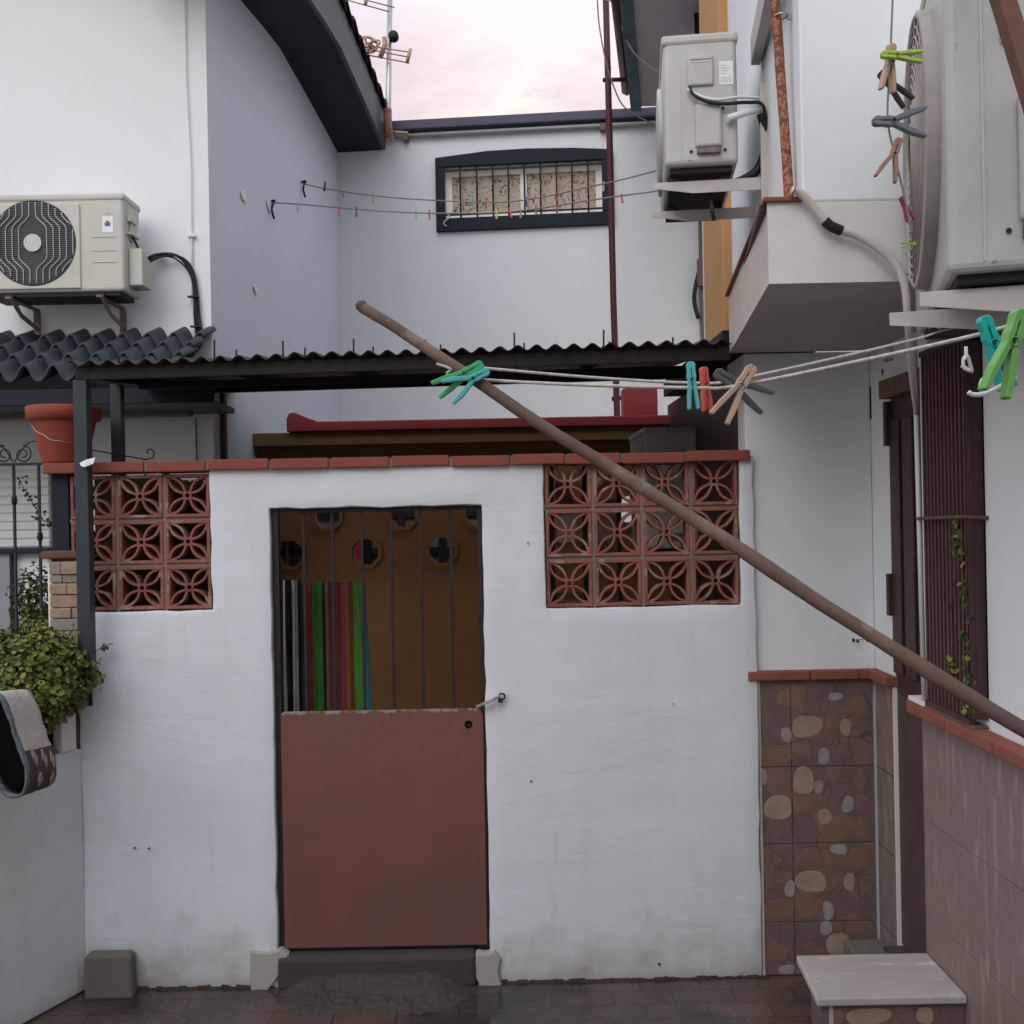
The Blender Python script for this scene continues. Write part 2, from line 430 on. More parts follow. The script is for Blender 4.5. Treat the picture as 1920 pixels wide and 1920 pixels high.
# overcast layer over the clear-sky model
sk = nt.nodes.new('ShaderNodeVectorMath'); sk.operation = 'SCALE'; sk.inputs['Scale'].default_value = .9
nt.links.new(sky.outputs[0], sk.inputs[0])
cs = nt.nodes.new('ShaderNodeVectorMath'); cs.operation = 'SCALE'; cs.inputs['Scale'].default_value = 9.0
nt.links.new(cloud, cs.inputs[0])
mx = nt.nodes.new('ShaderNodeMix'); mx.data_type = 'RGBA'; mx.inputs[0].default_value = .88
nt.links.new(sk.outputs[0], mx.inputs[6]); nt.links.new(cs.outputs[0], mx.inputs[7])
nt.links.new(mx.outputs[2], bg.inputs['Color']); bg.inputs['Strength'].default_value = .12
sun = bpy.data.lights.new('sun', 'SUN'); sun.energy = .6; sun.angle = R(40); sun.color = (1, .97, .95)
so = bpy.data.objects.new('sun', sun); COL.objects.link(so)
so.rotation_euler = (R(58), 0, R(-20))
cam = bpy.data.cameras.new('camera'); co = bpy.data.objects.new('camera', cam); COL.objects.link(co)
cam.sensor_width = 36; cam.lens = F/1920*36; cam.clip_end = 3000; cam.clip_start = .05
co.matrix_world = Matrix(((CT, ST, 0, 0), (0, 0, -1, 0), (-ST, CT, 0, CAMZ), (0, 0, 0, 1)))
SC.camera = co
SC.view_settings.view_transform = 'Standard'; SC.view_settings.look = 'None'
SC.view_settings.exposure = .55; SC.view_settings.gamma = 1

# ------------------------------------------------------------------ ground
def sheet(name, x0, x1, y0, y1, z, m, nx=1, ny=1):
    b = MB(); vs = []; fs = []
    for j in range(ny+1):
        for i in range(nx+1):
            vs.append((x0+(x1-x0)*i/nx, y0+(y1-y0)*j/ny, z))
    for j in range(ny):
        for i in range(nx):
            a = j*(nx+1)+i; fs.append((a, a+1, a+nx+2, a+nx+1))
    b.add(vs, fs); return b.build(name, m, recalc=False)
tag(sheet('ground', -400, 400, -400, 400, -.004, M_ground), kind='structure')

oh = bpy.data.objects.new('unseen_shade_house', None); COL.objects.link(oh); oh.location = (-1, -4.6, 0)  # unseen house added behind the camera to cut sky light on the lower walls
tag(oh, 'plain white house added unseen behind the camera to shade the yard', 'house')
b = MB(); b.box(-7, 1.69, -4.9, -4.6, 0, 5.6); b.build('wall', M_low, oh)
b = MB(); b.box(-7.2, 1.69, -4.95, -4.35, 5.601, 5.75); b.build('eave', M_slate2, oh)
for xx in (-3.6, -.6):
    w_o = MB().box(xx, xx+1.1, -4.598, -4.56, 1.0, 2.3).build('window', M_pane, oh)
    MB().box(xx-.06, xx+1.16, -4.598, -4.54, .93, .999).build('sill', M_slate2, w_o)
# ------------------------------------------------------------------ welded wall with openings
def wallgrid(name, xs, zs, holes, y0, y1, m, parent, step=.07, wob=.004, bevel=.006, bulge=.0, dirx=None):
    """xs/zs extents; holes = list of (x0,x1,z0,z1); fine grid, ragged edges"""
    def brk(a, b, cuts):
        pts = sorted(set([round(a,5), round(b,5)] + [round(c,5) for c in cuts if a < c < b]))
        out = []
        for p, q in zip(pts, pts[1:]):
            n = max(1, int(round((q-p)/step)))
            out += [p+(q-p)*i/n for i in range(n)]
        return out + [pts[-1]]
    hx = [c for h in holes for c in h[:2]]; hz = [c for h in holes for c in h[2:]]
    gx = brk(*xs, hx); gz = brk(*zs, hz)
    def solid(i, j):
        cx = (gx[i]+gx[i+1])/2; cz = (gz[j]+gz[j+1])/2
        return not any(h[0] < cx < h[1] and h[2] < cz < h[3] for h in holes)
    nx, nz = len(gx), len(gz)
    vs = []; fs = []
    for side, y in enumerate((y0, y1)):
        for j in range(nz):
            for i in range(nx):
                x, z = gx[i], gz[j]
                n1 = noise.noise(Vector((x*9, z*9, 3.1))); n2 = noise.noise(Vector((x*9, z*9, 9.7)))
                vs.append((x+n1*wob*2, y + (-1 if side == 0 else 0)*noise.noise(Vector((x*2.3, z*2.3, 5)))*bulge, z+n2*wob*2))
    def id_(s, i, j): return s*nx*nz + j*nx + i
    for j in range(nz-1):
        for i in range(nx-1):
            if not solid(i, j): continue
            fs.append((id_(0,i,j), id_(0,i+1,j), id_(0,i+1,j+1), id_(0,i,j+1)))
            fs.append((id_(1,i,j+1), id_(1,i+1,j+1), id_(1,i+1,j), id_(1,i,j)))
            if i == 0 or not solid(i-1, j): fs.append((id_(0,i,j+1), id_(1,i,j+1), id_(1,i,j), id_(0,i,j)))
            if i == nx-2 or not solid(i+1, j): fs.append((id_(0,i+1,j), id_(1,i+1,j), id_(1,i+1,j+1), id_(0,i+1,j+1)))
            if j == 0 or not solid(i, j-1): fs.append((id_(0,i,j), id_(1,i,j), id_(1,i+1,j), id_(0,i+1,j)))
            if j == nz-2 or not solid(i, j+1): fs.append((id_(0,i+1,j+1), id_(1,i+1,j+1), id_(1,i,j+1), id_(0,i,j+1)))
    b = MB(); b.add(vs, fs, 0, True)
    o = b.build(name, m, parent, recalc=True, bevel=bevel)
    o.modifiers['b'].angle_limit = R(60)
    # drop loose verts
    bm = bmesh.new(); bm.from_mesh(o.data)
    bmesh.ops.delete(bm, geom=[v for v in bm.verts if not v.link_faces], context='VERTS')
    bm.to_mesh(o.data); bm.free()
    for p in o.data.polygons: p.use_smooth = abs(p.normal.y) > .8
    return o

# ------------------------------------------------------------------ gate wall
YG = 4.47
gw = thing('courtyard_wall', (0, YG, 0), 'white plastered courtyard wall with terracotta lattice blocks and red brick coping around the gate', 'wall')
xL = X(154, 1600, YG); xR = X(1424, 1500, YG)
zTop = Z(700, 878, YG)
gx0, gx1 = X(513, 1360, YG), X(911, 1360, YG)
gz1 = Z(710, 950, YG)
sill = Z(715, 1785, YG)
lx1 = X(395, 1010, YG); lz0 = Z(285, 1146, YG); lz1 = zTop
rx0, rx1 = X(1021, 1000, YG), X(1388, 1000, YG); rz0 = Z(1205, 1138, YG); rz1 = Z(1205, 858, YG)
zTop = max(zTop, rz1)
holes = [(gx0, gx1, -1, gz1), (xL-1, lx1, lz0, 9), (xL-1, X(172,1300,YG), Z(160,1326,YG), 9), (rx0, rx1, rz0, rz1)]
wallgrid('wall_face', (xL, xR), (-.02, zTop), holes, YG, YG+.13, M_wall, gw, bulge=.012)
# lattice blocks
def block_mb(cx, cz, wdt, hgt, y0, y1):
    b = MB()
    t = .0135
    x0, x1, z0, z1 = cx-wdt/2, cx+wdt/2, cz-hgt/2, cz+hgt/2
    b.box(x0, x1, y0, y1, z0, z0+t); b.box(x0, x1, y0, y1, z1-t, z1)
    b.box(x0, x0+t, y0+.0007, y1-.0007, z0+t, z1-t); b.box(x1-t, x1, y0+.0007, y1-.0007, z0+t, z1-t)
    # centre ring
    n = 14; ro, ri = .0185, .0098
    vs = []; fs = []
    for k in range(n):
        a = 2*math.pi*k/n
        for r in (ro, ri):
            for y in (y0+.002, y1-.004): vs.append((cx+r*math.cos(a), y, cz+r*math.sin(a)))
    for k in range(n):
        a, c = 4*k, 4*((k+1) % n)
        fs += [(a, c, c+2, a+2), (a+1, a+3, c+3, c+1), (a, a+1, c+1, c), (a+2, c+2, c+3, a+3)]
    b.add(vs, fs, 0, False)
    # petals: two arcs from the ring to each corner
    for sx in (-1, 1):
        for sz in (-1, 1):
            p0 = Vector((cx+sx*.010, cz+sz*.010)); p1 = Vector((cx+sx*(wdt/2-t*.9), cz+sz*(hgt/2-t*.9)))
            d = p1-p0; nrm = Vector((-d.y, d.x)).normalized()
            for sd in (-1, 1):
                pts = []
                for k in range(9):
                    u = k/8
                    pts.append(p0 + d*u + nrm*sd*.0195*math.sin(math.pi*u)**.85)
                th = .0052
                poly = []
                for k, q in enumerate(pts):
                    tg = (pts[min(k+1, 8)]-pts[max(k-1, 0)]).normalized(); nn = Vector((-tg.y, tg.x))
                    poly.append((q+nn*th, q-nn*th))
                vs = []; fs = []
                for a_, c_ in poly:
                    vs += [(a_.x, y0+.004, a_.y), (c_.x, y0+.004, c_.y), (a_.x, y1-.006, a_.y), (c_.x, y1-.006, c_.y)]
                for k in range(8):
                    o_ = 4*k
                    fs += [(o_, o_+4, o_+5, o_+1), (o_+2, o_+3, o_+7, o_+6), (o_, o_+2, o_+6, o_+4), (o_+1, o_+5, o_+7, o_+3)]
                b.add(vs, fs, 0, False)
    return b
def lattice(x0, x1, z0, z1, nc, nr, skip=()):
    pw = (x1-x0)/nc; ph = (z1-z0)/nr
    mo = MB()
    for r in range(nr):
        for c in range(nc):
            if (c, r) in skip: continue
            cx = x0+pw*(c+.5); cz = z1-ph*(r+.5)
            jx, jz = random.uniform(-.0012,.0012), random.uniform(-.0012,.0012)
            dy = random.uniform(0, .004)
            block_mb(cx+jx, cz+jz, pw-.013, ph-.013, YG+.010+dy, YG+.085+dy).build('lattice_block', M_block, gw, bevel=.0015, seg=1)
    for c in range(1, nc):
        mo.box(x0+pw*c-.0068, x0+pw*c+.0068, YG+.02, YG+.08, z0, z1)
    for r in range(1, nr):
        zz = z1-ph*r
        xx0 = x0 + (pw if any((0, q) in skip for q in (r, r-1)) and (0, r) in skip and (0, r-1) in skip else 0)
        mo.box(xx0, x1, YG+.022, YG+.078, zz-.0068, zz+.0068)
    mo.build('mortar_joint', M_mortar, gw)
lattice(rx0, rx1, rz0, rz1, 4, 3)
lpw = (lx1 - X(217, 1010, YG))/2
lattice(lx1-3*lpw, lx1, lz0, lz1-.004, 3, 3)
# dark end post, small stone pier below the lattice
pierx0, pierx1 = X(88, 1100, YG), X(150, 1100, YG)
MB().box(X(93, 950, YG), lx1-3*lpw-.004, YG+.02, YG+.10, Z(100, 1037, YG), Z(100, 884, YG)).build('end_post', M_slate, gw, bevel=.004)
# coping bricks
zc0 = lambda px: Z(px, 0, YG)
cx0, cx1 = X(82, 870, YG), X(1406, 850, YG)
ctop = Z(745, 857, YG); cbot = Z(745, 877, YG)
joints = [82, 275, 390, 508, 620, 733, 845, 958, 1060, 1165, 1285, 1406]
for a_, c_ in zip(joints, joints[1:]):
    xa, xb = X(a_, 862, YG), X(c_, 862, YG)
    dz = random.uniform(-.004, .004); dy = random.uniform(-.006, .004)
    MB().box(xa+.005, xb-.005, YG-.028+dy, YG+.155, cbot+dz, ctop+dz).build('coping_brick', M_brick, gw, bevel=.006)
MB().box(cx0+.012, cx1-.012, YG-.018, YG+.15, cbot+.004, ctop-.005).build('coping_mortar', M_mortar, gw)

# stone-clad pier at the left end of the wall
sp = thing('stone_pier', (pierx0, YG, 0), 'narrow pier clad in tan field stones with brown cap beside dark post', 'pier')
zc = Z(118, 1047, YG)
MB().box(pierx0+.006, pierx1+.02, YG+.03, YG+.18, 0, zc).build('core', M_mortar, sp)
MB().box(pierx0, pierx0+.016, YG+.01, YG+.18, .8, zc).build('white_edge', M_frame, sp)
st = MB(); rs = random.Random(3); z = 1.20
while z < zc-.02:
    h = rs.uniform(.026, .06); h = min(h, zc-z-.004)
    x = pierx0+.019; wtot = pierx1+.02
    first = True
    while x < wtot-.02:
        ww = rs.uniform(.05, .13); xe = min(x+ww, wtot)
        if wtot-xe < .03: xe = wtot
        st.box(x+.0015, xe-.0015, YG+rs.uniform(-.03,-.018), YG+.035, z+.0015, z+h-.0015, rs.choice((0,0,0,1)))
        x = xe
    z += h
st.build('stone_cladding', [M_fieldst, M_fieldst2], sp, bevel=.004)
MB().box(pierx0-.018, X(147, 1040, YG), YG-.02, YG+.2, zc, zc+.032).build('cap', mat('brown_cap', (.16,.075,.05), .8, bs=.6), sp, bevel=.006)

scr = MB(); rq = random.Random(12)
xq = X(178, 1000, 4.75)
while xq < X(398, 1000, 4.75):
    wq = rq.uniform(.012, .02); scr.box(xq, xq+wq-.0015, 4.75+rq.uniform(0,.006), 4.765, .02, Z(300, 903, 4.75)+rq.uniform(-.006,.006)+.03*(xq < X(330, 1000, 4.75))); xq += wq
tag(scr.build('reed_screen', mat('dark_reed', (.06,.035,.025), .8, c2=(.03,.02,.018), vs=30), origin=(-1.5, 4.75, 0)), 'dark reed screen standing behind the left lattice blocks', 'screen')
M_foot = plaster('chipped_plaster', (.42,.395,.36), dirt=(.28,.23,.18), dirt_amt=.7, lump=1.2)
xr0_ = xR
# concrete sill, mound and small block
def heightfield(name, x0, x1, y0, y1, fn, nx, ny, m, label, cat):
    b = MB(); vs = []; fs = []
    for j in range(ny+1):
        for i in range(nx+1):
            x = x0+(x1-x0)*i/nx; y = y0+(y1-y0)*j/ny
            vs.append((x, y, fn(x, y, i/nx, j/ny)))
    for j in range(ny):
        for i in range(nx):
            a = j*(nx+1)+i; fs.append((a, a+1, a+nx+2, a+nx+1))
    b.add(vs, fs, 0, True)
    o = b.build(name, m, recalc=False, origin=((x0+x1)/2, y0, 0)); return tag(o, label, cat)
def ramp_fn(x, y, u, v):
    e = min(u, 1-u)*4.5; e = max(0, min(1, e)); e = e*e*(3-2*e)
    n = noise.noise(Vector((x*6, y*9, 1)))*.5 + noise.noise(Vector((x*17, y*17, 4)))*.25
    base = (v**1.2)*.05
    step = .034 if v > .50+.30*n+.18*math.sin(u*5) else 0
    return -.014 + e*(base + step*.9 + .008 + .018*n + .010*noise.noise(Vector((x*40, y*40, 2))))
heightfield('concrete_ramp', X(500, 1840, 4.35), X(900, 1840, 4.35), 4.20, YG+.04, ramp_fn, 110, 60, M_conc, 'broken grey concrete ramp poured in front of the rusty gate', 'ramp')
o = MB().box(X(522, 1800, YG), X(893, 1800, YG), YG-.035, YG+.3, -.01, sill-.004).build('gate_sill', M_conc, origin=(0, YG, 0), bevel=.02)
tag(o, 'raised grey concrete sill directly beneath the rusty gate', 'sill')
for poly_, lb in (([(468,1784),(500,1787),(526,1781),(541,1791),(538,1808),(524,1826),(514,1840),(500,1856),(468,1856)], 'crumbling white plaster foot left of the gate sill'),
                  ([(889,1797),(894,1787),(912,1789),(928,1783),(940,1799),(936,1822),(943,1856),(902,1856),(890,1830)], 'crumbling white plaster foot right of the gate sill')):
    fb = [(P(a, c, YG-.02).x, P(a, c, YG-.02).z) for a, c in poly_]
    bfo = [(x+(sum(q[0] for q in fb)/len(fb)-x)*.10, z-.004) for x, z in fb]
    nn_ = len(fb)
    b = MB().add([(x, YG-.022, z) for x, z in bfo]+[(x, YG-.008, z) for x, z in fb]+[(x, YG+.02, z) for x, z in fb],
                 [tuple(range(nn_))]+[(i, (i+1)%nn_, nn_+(i+1)%nn_, nn_+i) for i in range(nn_)]+[(nn_+i, nn_+(i+1)%nn_, 2*nn_+(i+1)%nn_, 2*nn_+i) for i in range(nn_)])
    tag(b.build('plaster_foot', M_foot, origin=(fb[0][0], YG, 0), bevel=.004), lb, 'plaster block', 'plaster feet of the gateway')
# grime gathered along the foot of the wall
b = MB(); rg = random.Random(17); xg = xL+.22
while xg < xr0_-.0:
    wq = rg.uniform(.012, .05)
    if not (gx0-.02 < xg < gx1+.02):
        h_ = rg.uniform(.002, .012); d_2 = rg.uniform(.006, .03)
        b.hexa([(xg, YG-d_2, -.003), (xg+wq, YG-d_2*.8, -.003), (xg+wq, YG, -.003), (xg, YG, -.003)], [(xg+.003, YG-d_2*.3, h_), (xg+wq-.003, YG-d_2*.3, h_*.8), (xg+wq, YG-.001, h_*1.1), (xg, YG-.001, h_)])
    xg += wq*.93
tag(b.build('grime', M_soil, origin=(0, YG, 0)), 'dark grime and moss gathered along the foot of the white wall', 'grime', kind='stuff')
# plaster specks and nail holes
for px, py, rr_ in ((252,1590,3),(279,1591,3),(996,1465,3),(1236,1808,4),(990,1018,2.5),(1262,1320,2)):
    c_p = P(px, py, YG-.004)
    MB().lathe([(rr_/F*YG*.5, -.004), (rr_/F*YG*.6, 0), (rr_/F*YG*.5, .006)], c_p, 8, axis='y').build('nail_hole', M_soil, gw)
b = MB()
bx0, bx1 = X(158, 1830, 4.40), X(246, 1830, 4.40)
bt = Z(200, 1790, 4.40)
b.prism([(bx0, -.01), (bx1+.008, -.01), (bx1+.002, bt-.012), (bx1-.014, bt), (bx0+.012, bt), (bx0, bt-.016)], 4.39, YG-.012)
tag(b.build('concrete_block', M_conc2, origin=(bx0, 4.33, 0), bevel=.012), 'short worn concrete block standing in the left corner of the yard', 'block')

# ------------------------------------------------------------------ gate
gt = thing('metal_gate', (gx0, YG+.03, sill), 'narrow metal gate with rusty brown lower sheet and dark bars above', 'gate')
yg = YG+.045
ga, gb = gx0+.004, gx1-.004; gtop = gz1-.003; gbot = sill+.003
fw = .018
MB().box(ga, ga+.026, yg-.018, yg+.012, gbot, gtop).box(gb-fw, gb, yg-.018, yg+.012, gbot, gtop).box(ga+.026, gb-fw, yg-.016, yg+.01, gtop-fw, gtop).box(ga+.026, gb-fw, yg-.016, yg+.01, gbot, gbot+.014).build('frame', M_gatef, gt, bevel=.002)
pt = Z(712, 1333, YG)
for px in (572, 626, 681, 736, 791, 848):
    x = X(px, 1150, yg)
    MB().tube([(x, yg-.002, pt-.03), (x+.0008, yg-.002, (pt+gtop)/2), (x, yg-.002, gtop-fw)], .0082, 4, square=True).build('bar', M_gatef, gt)
# panel with rounded upper corners and bolt hole
px0, px1 = ga+.022, gb-.008; r_ = .035
poly = [(px0, gbot+.012), (px1, gbot+.012)]
for k in range(7):
    a = k/6*math.pi/2; poly.append((px1-r_+r_*math.cos(a), pt-r_+r_*math.sin(a)))
for k in range(7):
    a = math.pi/2+k/6*math.pi/2; poly.append((px0+r_*.6+r_*.6*math.cos(a), pt-r_*.6+r_*.6*math.sin(a)))
pn = MB().prism(poly, yg-.026, yg-.019).build('panel', M_panel, gt, bevel=.0015)
hx, hz = X(878, 1360, YG), Z(878, 1360, YG)
MB().lathe([(.017,-.0275),(.017,-.0262)], (hx, yg, hz), 20, axis='y').build('bolt_hole', M_void, pn)
MB().lathe([(.008,-.031),(.007,-.0276)], (hx+.003, yg, hz-.003), 12, axis='y').build('bolt', M_black, pn)
# latch with padlock
lt = MB()
a_ = P(893, 1326, YG-.03); c_ = P(938, 1305, YG-.03)
lt.tube([a_, c_], .008, 4, square=True)
lt.tube([P(905, 1322, YG-.045), P(925, 1312, YG-.045)], .005, 6)
for q in (P(902, 1322, YG-.04), P(914, 1317, YG-.04)): lt.lathe([(.0045,-.004),(.0045,.003)], q, 8, axis='y')
lo = lt.build('latch', M_galv, gt, bevel=.001)
pk = MB()
q = P(941, 1306, YG-.02); ring = [q+Vector((.013*math.cos(t), 0, .013*math.sin(t))) for t in [i*math.pi/6 for i in range(13)]]
pk.tube(ring, .0045, 6)
pk.box(q.x-.016, q.x+.004, YG-.042, YG-.024, q.z-.022, q.z-.006)
pk.build('padlock', M_black, lo, bevel=.002)

# ------------------------------------------------------------------ pegs
def peg(px, py, y, ang, L, c, label, yaw=0, tilt=0, open_=.22, group='clothes pegs', name='clothes_peg', loc=None, small=False):
    """ang: degrees, 0 = jaws up, handles down; clockwise in the picture"""
    r = bpy.data.objects.new(name, None); COL.objects.link(r)
    r.location = loc if loc is not None else P(px, py, y)
    r.rotation_euler = (R(tilt), R(ang), R(yaw))
    tag(r, label, 'clothes peg', group)
    wd = L*.15
    for s in (-1, 1):
        b = MB()
        prof = [(0, .42), (.055, .42), (.095, .36), (.085, .22), (.10, .12), (.085, .02), (.085+open_*.35, -.30), (.085+open_*.5, -.58), (.015+open_*.5, -.58), (.012+open_*.25, -.30), (.012, -.04), (.030, .05), (.008, .14), (.012, .24), (0, .30)]
        if s < 0: prof = [(-a, h) for a, h in prof][::-1]
        b.prism([(a*L*.95, h*L) for a, h in prof], -wd/2, wd/2)
        b.build('leg', PEG[c], None, bevel=0 if small else L*.012, seg=1).parent = r
    if not small:
        b = MB()
        for s in (-1, 1):
            ring = [(L*.052*math.cos(t), s*(wd/2+L*.008), L*.04+L*.052*math.sin(t)) for t in [i*math.pi/5 for i in range(11)]]
            b.tube(ring, L*.009, 5)
        b.tube([(0, -wd/2-L*.01, L*.09), (0, wd/2+L*.01, L*.09)], L*.01, 5)
        b.build('spring', M_galv if c in ('wood', 'browns') else PEG[c], None).parent = r
    return r
def minipeg(p, L, c, label, ang=0, group='pegs on the far washing lines'):
    b = MB()
    w_ = L*.07
    b.prism([(-w_, 0), (w_, 0), (w_*1.1, -L*.5), (w_*1.6, -L), (w_*.4, -L), (0, -L*.6), (-w_*.4, -L), (-w_*1.6, -L), (-w_*1.1, -L*.5)], -L*.06, L*.06)
    o = b.build('clothes_peg', PEG[c]); o.location = p + Vector((0, 0, L*.15)); o.rotation_euler = (0, R(ang), R(random.uniform(-40, 40)))
    return tag(o, label, 'clothes peg', group)

# ------------------------------------------------------------------ canopy
cy0, cy1 = 4.33, 6.2
cz = lambda px, y, py: Z(px, py, y)
xa, xb = X(140, 680, cy0), X(1368, 640, cy0)
zf = Z(750, 663, cy0)             # ridge height at the front edge
slope = (Z(800, 712, cy1) - (zf-.02))/(cy1-cy0)
cn = thing('canopy', (xa, cy0, 0), 'low dark corrugated roof on grey steel posts above the lattice wall', 'canopy')
b = MB(); pitch = .0762; amp = .0105
nxx = int((xb-xa)/pitch*10)
def canz(x): return zf + (x-xa)*(Z(1300, 648, cy0)-Z(200, 682, cy0))/(X(1300,650,cy0)-X(200,680,cy0)) - (X(750,650,cy0)-xa)*(Z(1300, 648, cy0)-Z(200, 682, cy0))/(X(1300,650,cy0)-X(200,680,cy0))
sheets = [(xa-.012, xa+.9), (xa+.88, xa+1.78), (xa+1.76, xb)]
rr = random.Random(5)
for si, (sa, sb) in enumerate(sheets):
    vs = []; fs = []; n = int((sb-sa)/pitch*12)
    lift = .003*si
    for j in range(2):
        y = (cy0-.04, cy1+.05)[j]
        for i in range(n+1):
            x = sa+(sb-sa)*i/n
            wob = .006*noise.noise(Vector((x*1.7, si*3, 0)))
            vs.append((x, y + .012*noise.noise(Vector((x*3, 1, si))), canz(x)+slope*(y-cy0)+amp*math.cos(2*math.pi*(x-xa)/pitch)+lift+wob))
    for i in range(n): fs.append((i, i+1, n+2+i, n+1+i))
    MB().add(vs, fs, 0, True).build('corrugated_sheet', M_sheet, cn, recalc=False, solid=.0035)
# front beam, side beams, back beam, rafters
def beam(x0, x1, y0, y1, dz0, dz1, name='beam', m=M_black):
    b = MB()
    def zz(x, y, d): return canz(x)+slope*(y-cy0)+d
    bt = [(x0,y0,zz(x0,y0,dz0)), (x1,y0,zz(x1,y0,dz0)), (x1,y1,zz(x1,y1,dz0)), (x0,y1,zz(x0,y1,dz0))]
    tp = [(x0,y0,zz(x0,y0,dz1)), (x1,y0,zz(x1,y0,dz1)), (x1,y1,zz(x1,y1,dz1)), (x0,y1,zz(x0,y1,dz1))]
    b.hexa(bt, tp)
    return b.build(name, m, cn, bevel=.002)
M_beam = mat('brown_beam', (.011,.009,.009), .7, c2=(.022,.017,.016), vs=7, amt=.7, bs=.3)
beam(xa, xb, cy0+.0, cy0+.04, -.068, -.0125, m=M_beam)
beam(xa, xb, cy1-.06, cy1, -.062, -.0125)
beam(xa, xa+.035, cy0+.045, cy1-.065, -.062, -.0125)
for u in (.2, .4, .6, .8):
    x = xa+(xb-xa)*u; beam(x, x+.03, cy0+.045, cy1-.065, -.05, -.0125, 'rafter')
for yy in (4.95, 5.55):
    beam(xa+.04, xb, yy, yy+.03, -.085, -.0515, 'purlin')
def post(px, pyt, pyb, y, wpx, name='post', m=M_post, z0=None, z1=None):
    x = X(px, (pyt+pyb)/2, y); hw = wpx/F*y/2
    zt = z1 if z1 is not None else canz(x)+slope*(y-cy0)-.069
    zb = z0 if z0 is not None else Z(px, pyb, y)
    return MB().box(x-hw, x+hw, y-hw, y+hw, zb, zt).build(name, m, cn, bevel=.003)
post(158, 720, 1170, cy0+.03, 25, z0=1.30)
post(221, 735, 862, 4.78, 20, z0=0)
post(394, 730, 860, 6.0, 17, z0=0)
post(414, 728, 860, 6.05, 19, 'timber_post', M_woodp, z0=0)
# plastic scrap tied to the post
b = MB(); q = P(163, 868, cy0-.01)
b.add([q+Vector(v) for v in ((-.03,0,0),(.0,-.012,.012),(.035,0,.022),(.03,-.01,-.004),(-.005,-.015,-.018),(-.022,-.006,-.012))], [(0,1,5),(1,2,3),(1,3,4),(1,4,5)])
tag(b.build('plastic_scrap', M_sticker, origin=q, solid=.001), 'scrap of white plastic tied round the grey canopy post', 'scrap')
# hook bolts
for px, h in ((225,26),(270,20),(320,24),(404,36),(445,16),(532,30),(573,16),(664,30),(700,14),(798,24),(826,14),(964,32),(982,12),(1131,32),(1141,10),(1260,14)):
    x = X(px, 650, cy0+.05); y = cy0+.03; zz = canz(x)+.006
    MB().tube([(x, y, zz-.02), (x+.0015, y, zz+h/F*y)], .0042, 6).lathe([(.009, zz-.002), (.007, zz+.004)], (x, y, 0), 10).build('hook_bolt', M_black, cn)

# ------------------------------------------------------------------ terracotta pot
pc = P(120, 812, 4.56); pz = ctop+.003
pot = thing('plant_pot', (pc.x, 4.56, pz), 'empty terracotta pot with thick rim standing on the coping end beside the post', 'plant pot')
ph = Z(120, 757, 4.42)-pz
prof = [(.088, 0), (.092, .01), (.132, ph-.062), (.133, ph-.06), (.150, ph-.058), (.154, ph-.004), (.150, ph), (.140, ph), (.136, ph-.01), (.122, ph-.07), (.085, .02)]
MB().lathe([(r, pz+h) for r, h in prof], (pc.x, 4.56, 0), 48).build('pot_body', M_terra, pot)
wr = []
for k in range(11):
    a = R(215+10*k); rad = .135-.006*k*.3
    wr.append((pc.x+rad*math.cos(a), 4.56+rad*math.sin(a)-.004, pz+ph-.07-.09*math.sin(k/10*math.pi*.6)+.004*math.sin(k*2)))
MB().tube(wr, .0018, 5).build('wire', M_galv, pot)

# ------------------------------------------------------------------ left house
YF = 5.9
lh = thing('neighbour_house', (-1.7, YF, 0), 'white neighbour house on the left with slate eave, tiled porch roof and roller shutter', 'house')
sx = lambda y: -1.67 + (y-5.9)*.046
b = MB()
YB = 9.62
ZT = 5.6
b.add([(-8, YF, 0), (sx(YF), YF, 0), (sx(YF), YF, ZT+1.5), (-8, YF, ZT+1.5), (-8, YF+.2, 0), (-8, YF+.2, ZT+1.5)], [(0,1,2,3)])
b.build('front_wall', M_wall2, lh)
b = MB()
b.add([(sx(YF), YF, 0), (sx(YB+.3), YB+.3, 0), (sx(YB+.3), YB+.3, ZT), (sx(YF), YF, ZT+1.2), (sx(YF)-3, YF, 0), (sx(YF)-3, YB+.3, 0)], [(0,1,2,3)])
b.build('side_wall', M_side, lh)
# verge / eave
kz = [(5.6, 3.12), (6.61, 3.24), (7.05, 3.30), (7.51, 3.345), (8.2, 3.325), (8.78, 3.30), (9.5, 3.262)]
def ev(y):
    for (a, za), (c, zc_) in zip(kz, kz[1:]):
        if y <= c: return 2 + za + (zc_-za)*(y-a)/(c-a)
    return 2 + kz[-1][1]
ys = [5.3+i*(9.48-5.3)/34 for i in range(35)]
def sweep(prof, name, m, parent, bevel=0):
    b = MB(); vs = []; n = len(prof)
    for y in ys:
        for dx, dz in prof: vs.append((sx(y)+dx, y, ev(y)+dz))
    fs = []
    for i in range(len(ys)-1):
        for k in range(n):
            k2 = (k+1) % n
            fs.append((i*n+k, i*n+k2, (i+1)*n+k2, (i+1)*n+k))
    fs += [tuple(range(n)), tuple(range((len(ys)-1)*n, len(ys)*n))[::-1]]
    b.add(vs, fs)
    return b.build(name, m, parent, bevel=bevel)
sweep([(-.3, 0), (.40, 0), (.40, .10), (-.3, .10)], 'soffit', M_slate, lh)
fa = sweep([(.402, .004), (.435, .004), (.445, .31), (.402, .31)], 'fascia', M_slate2, lh)
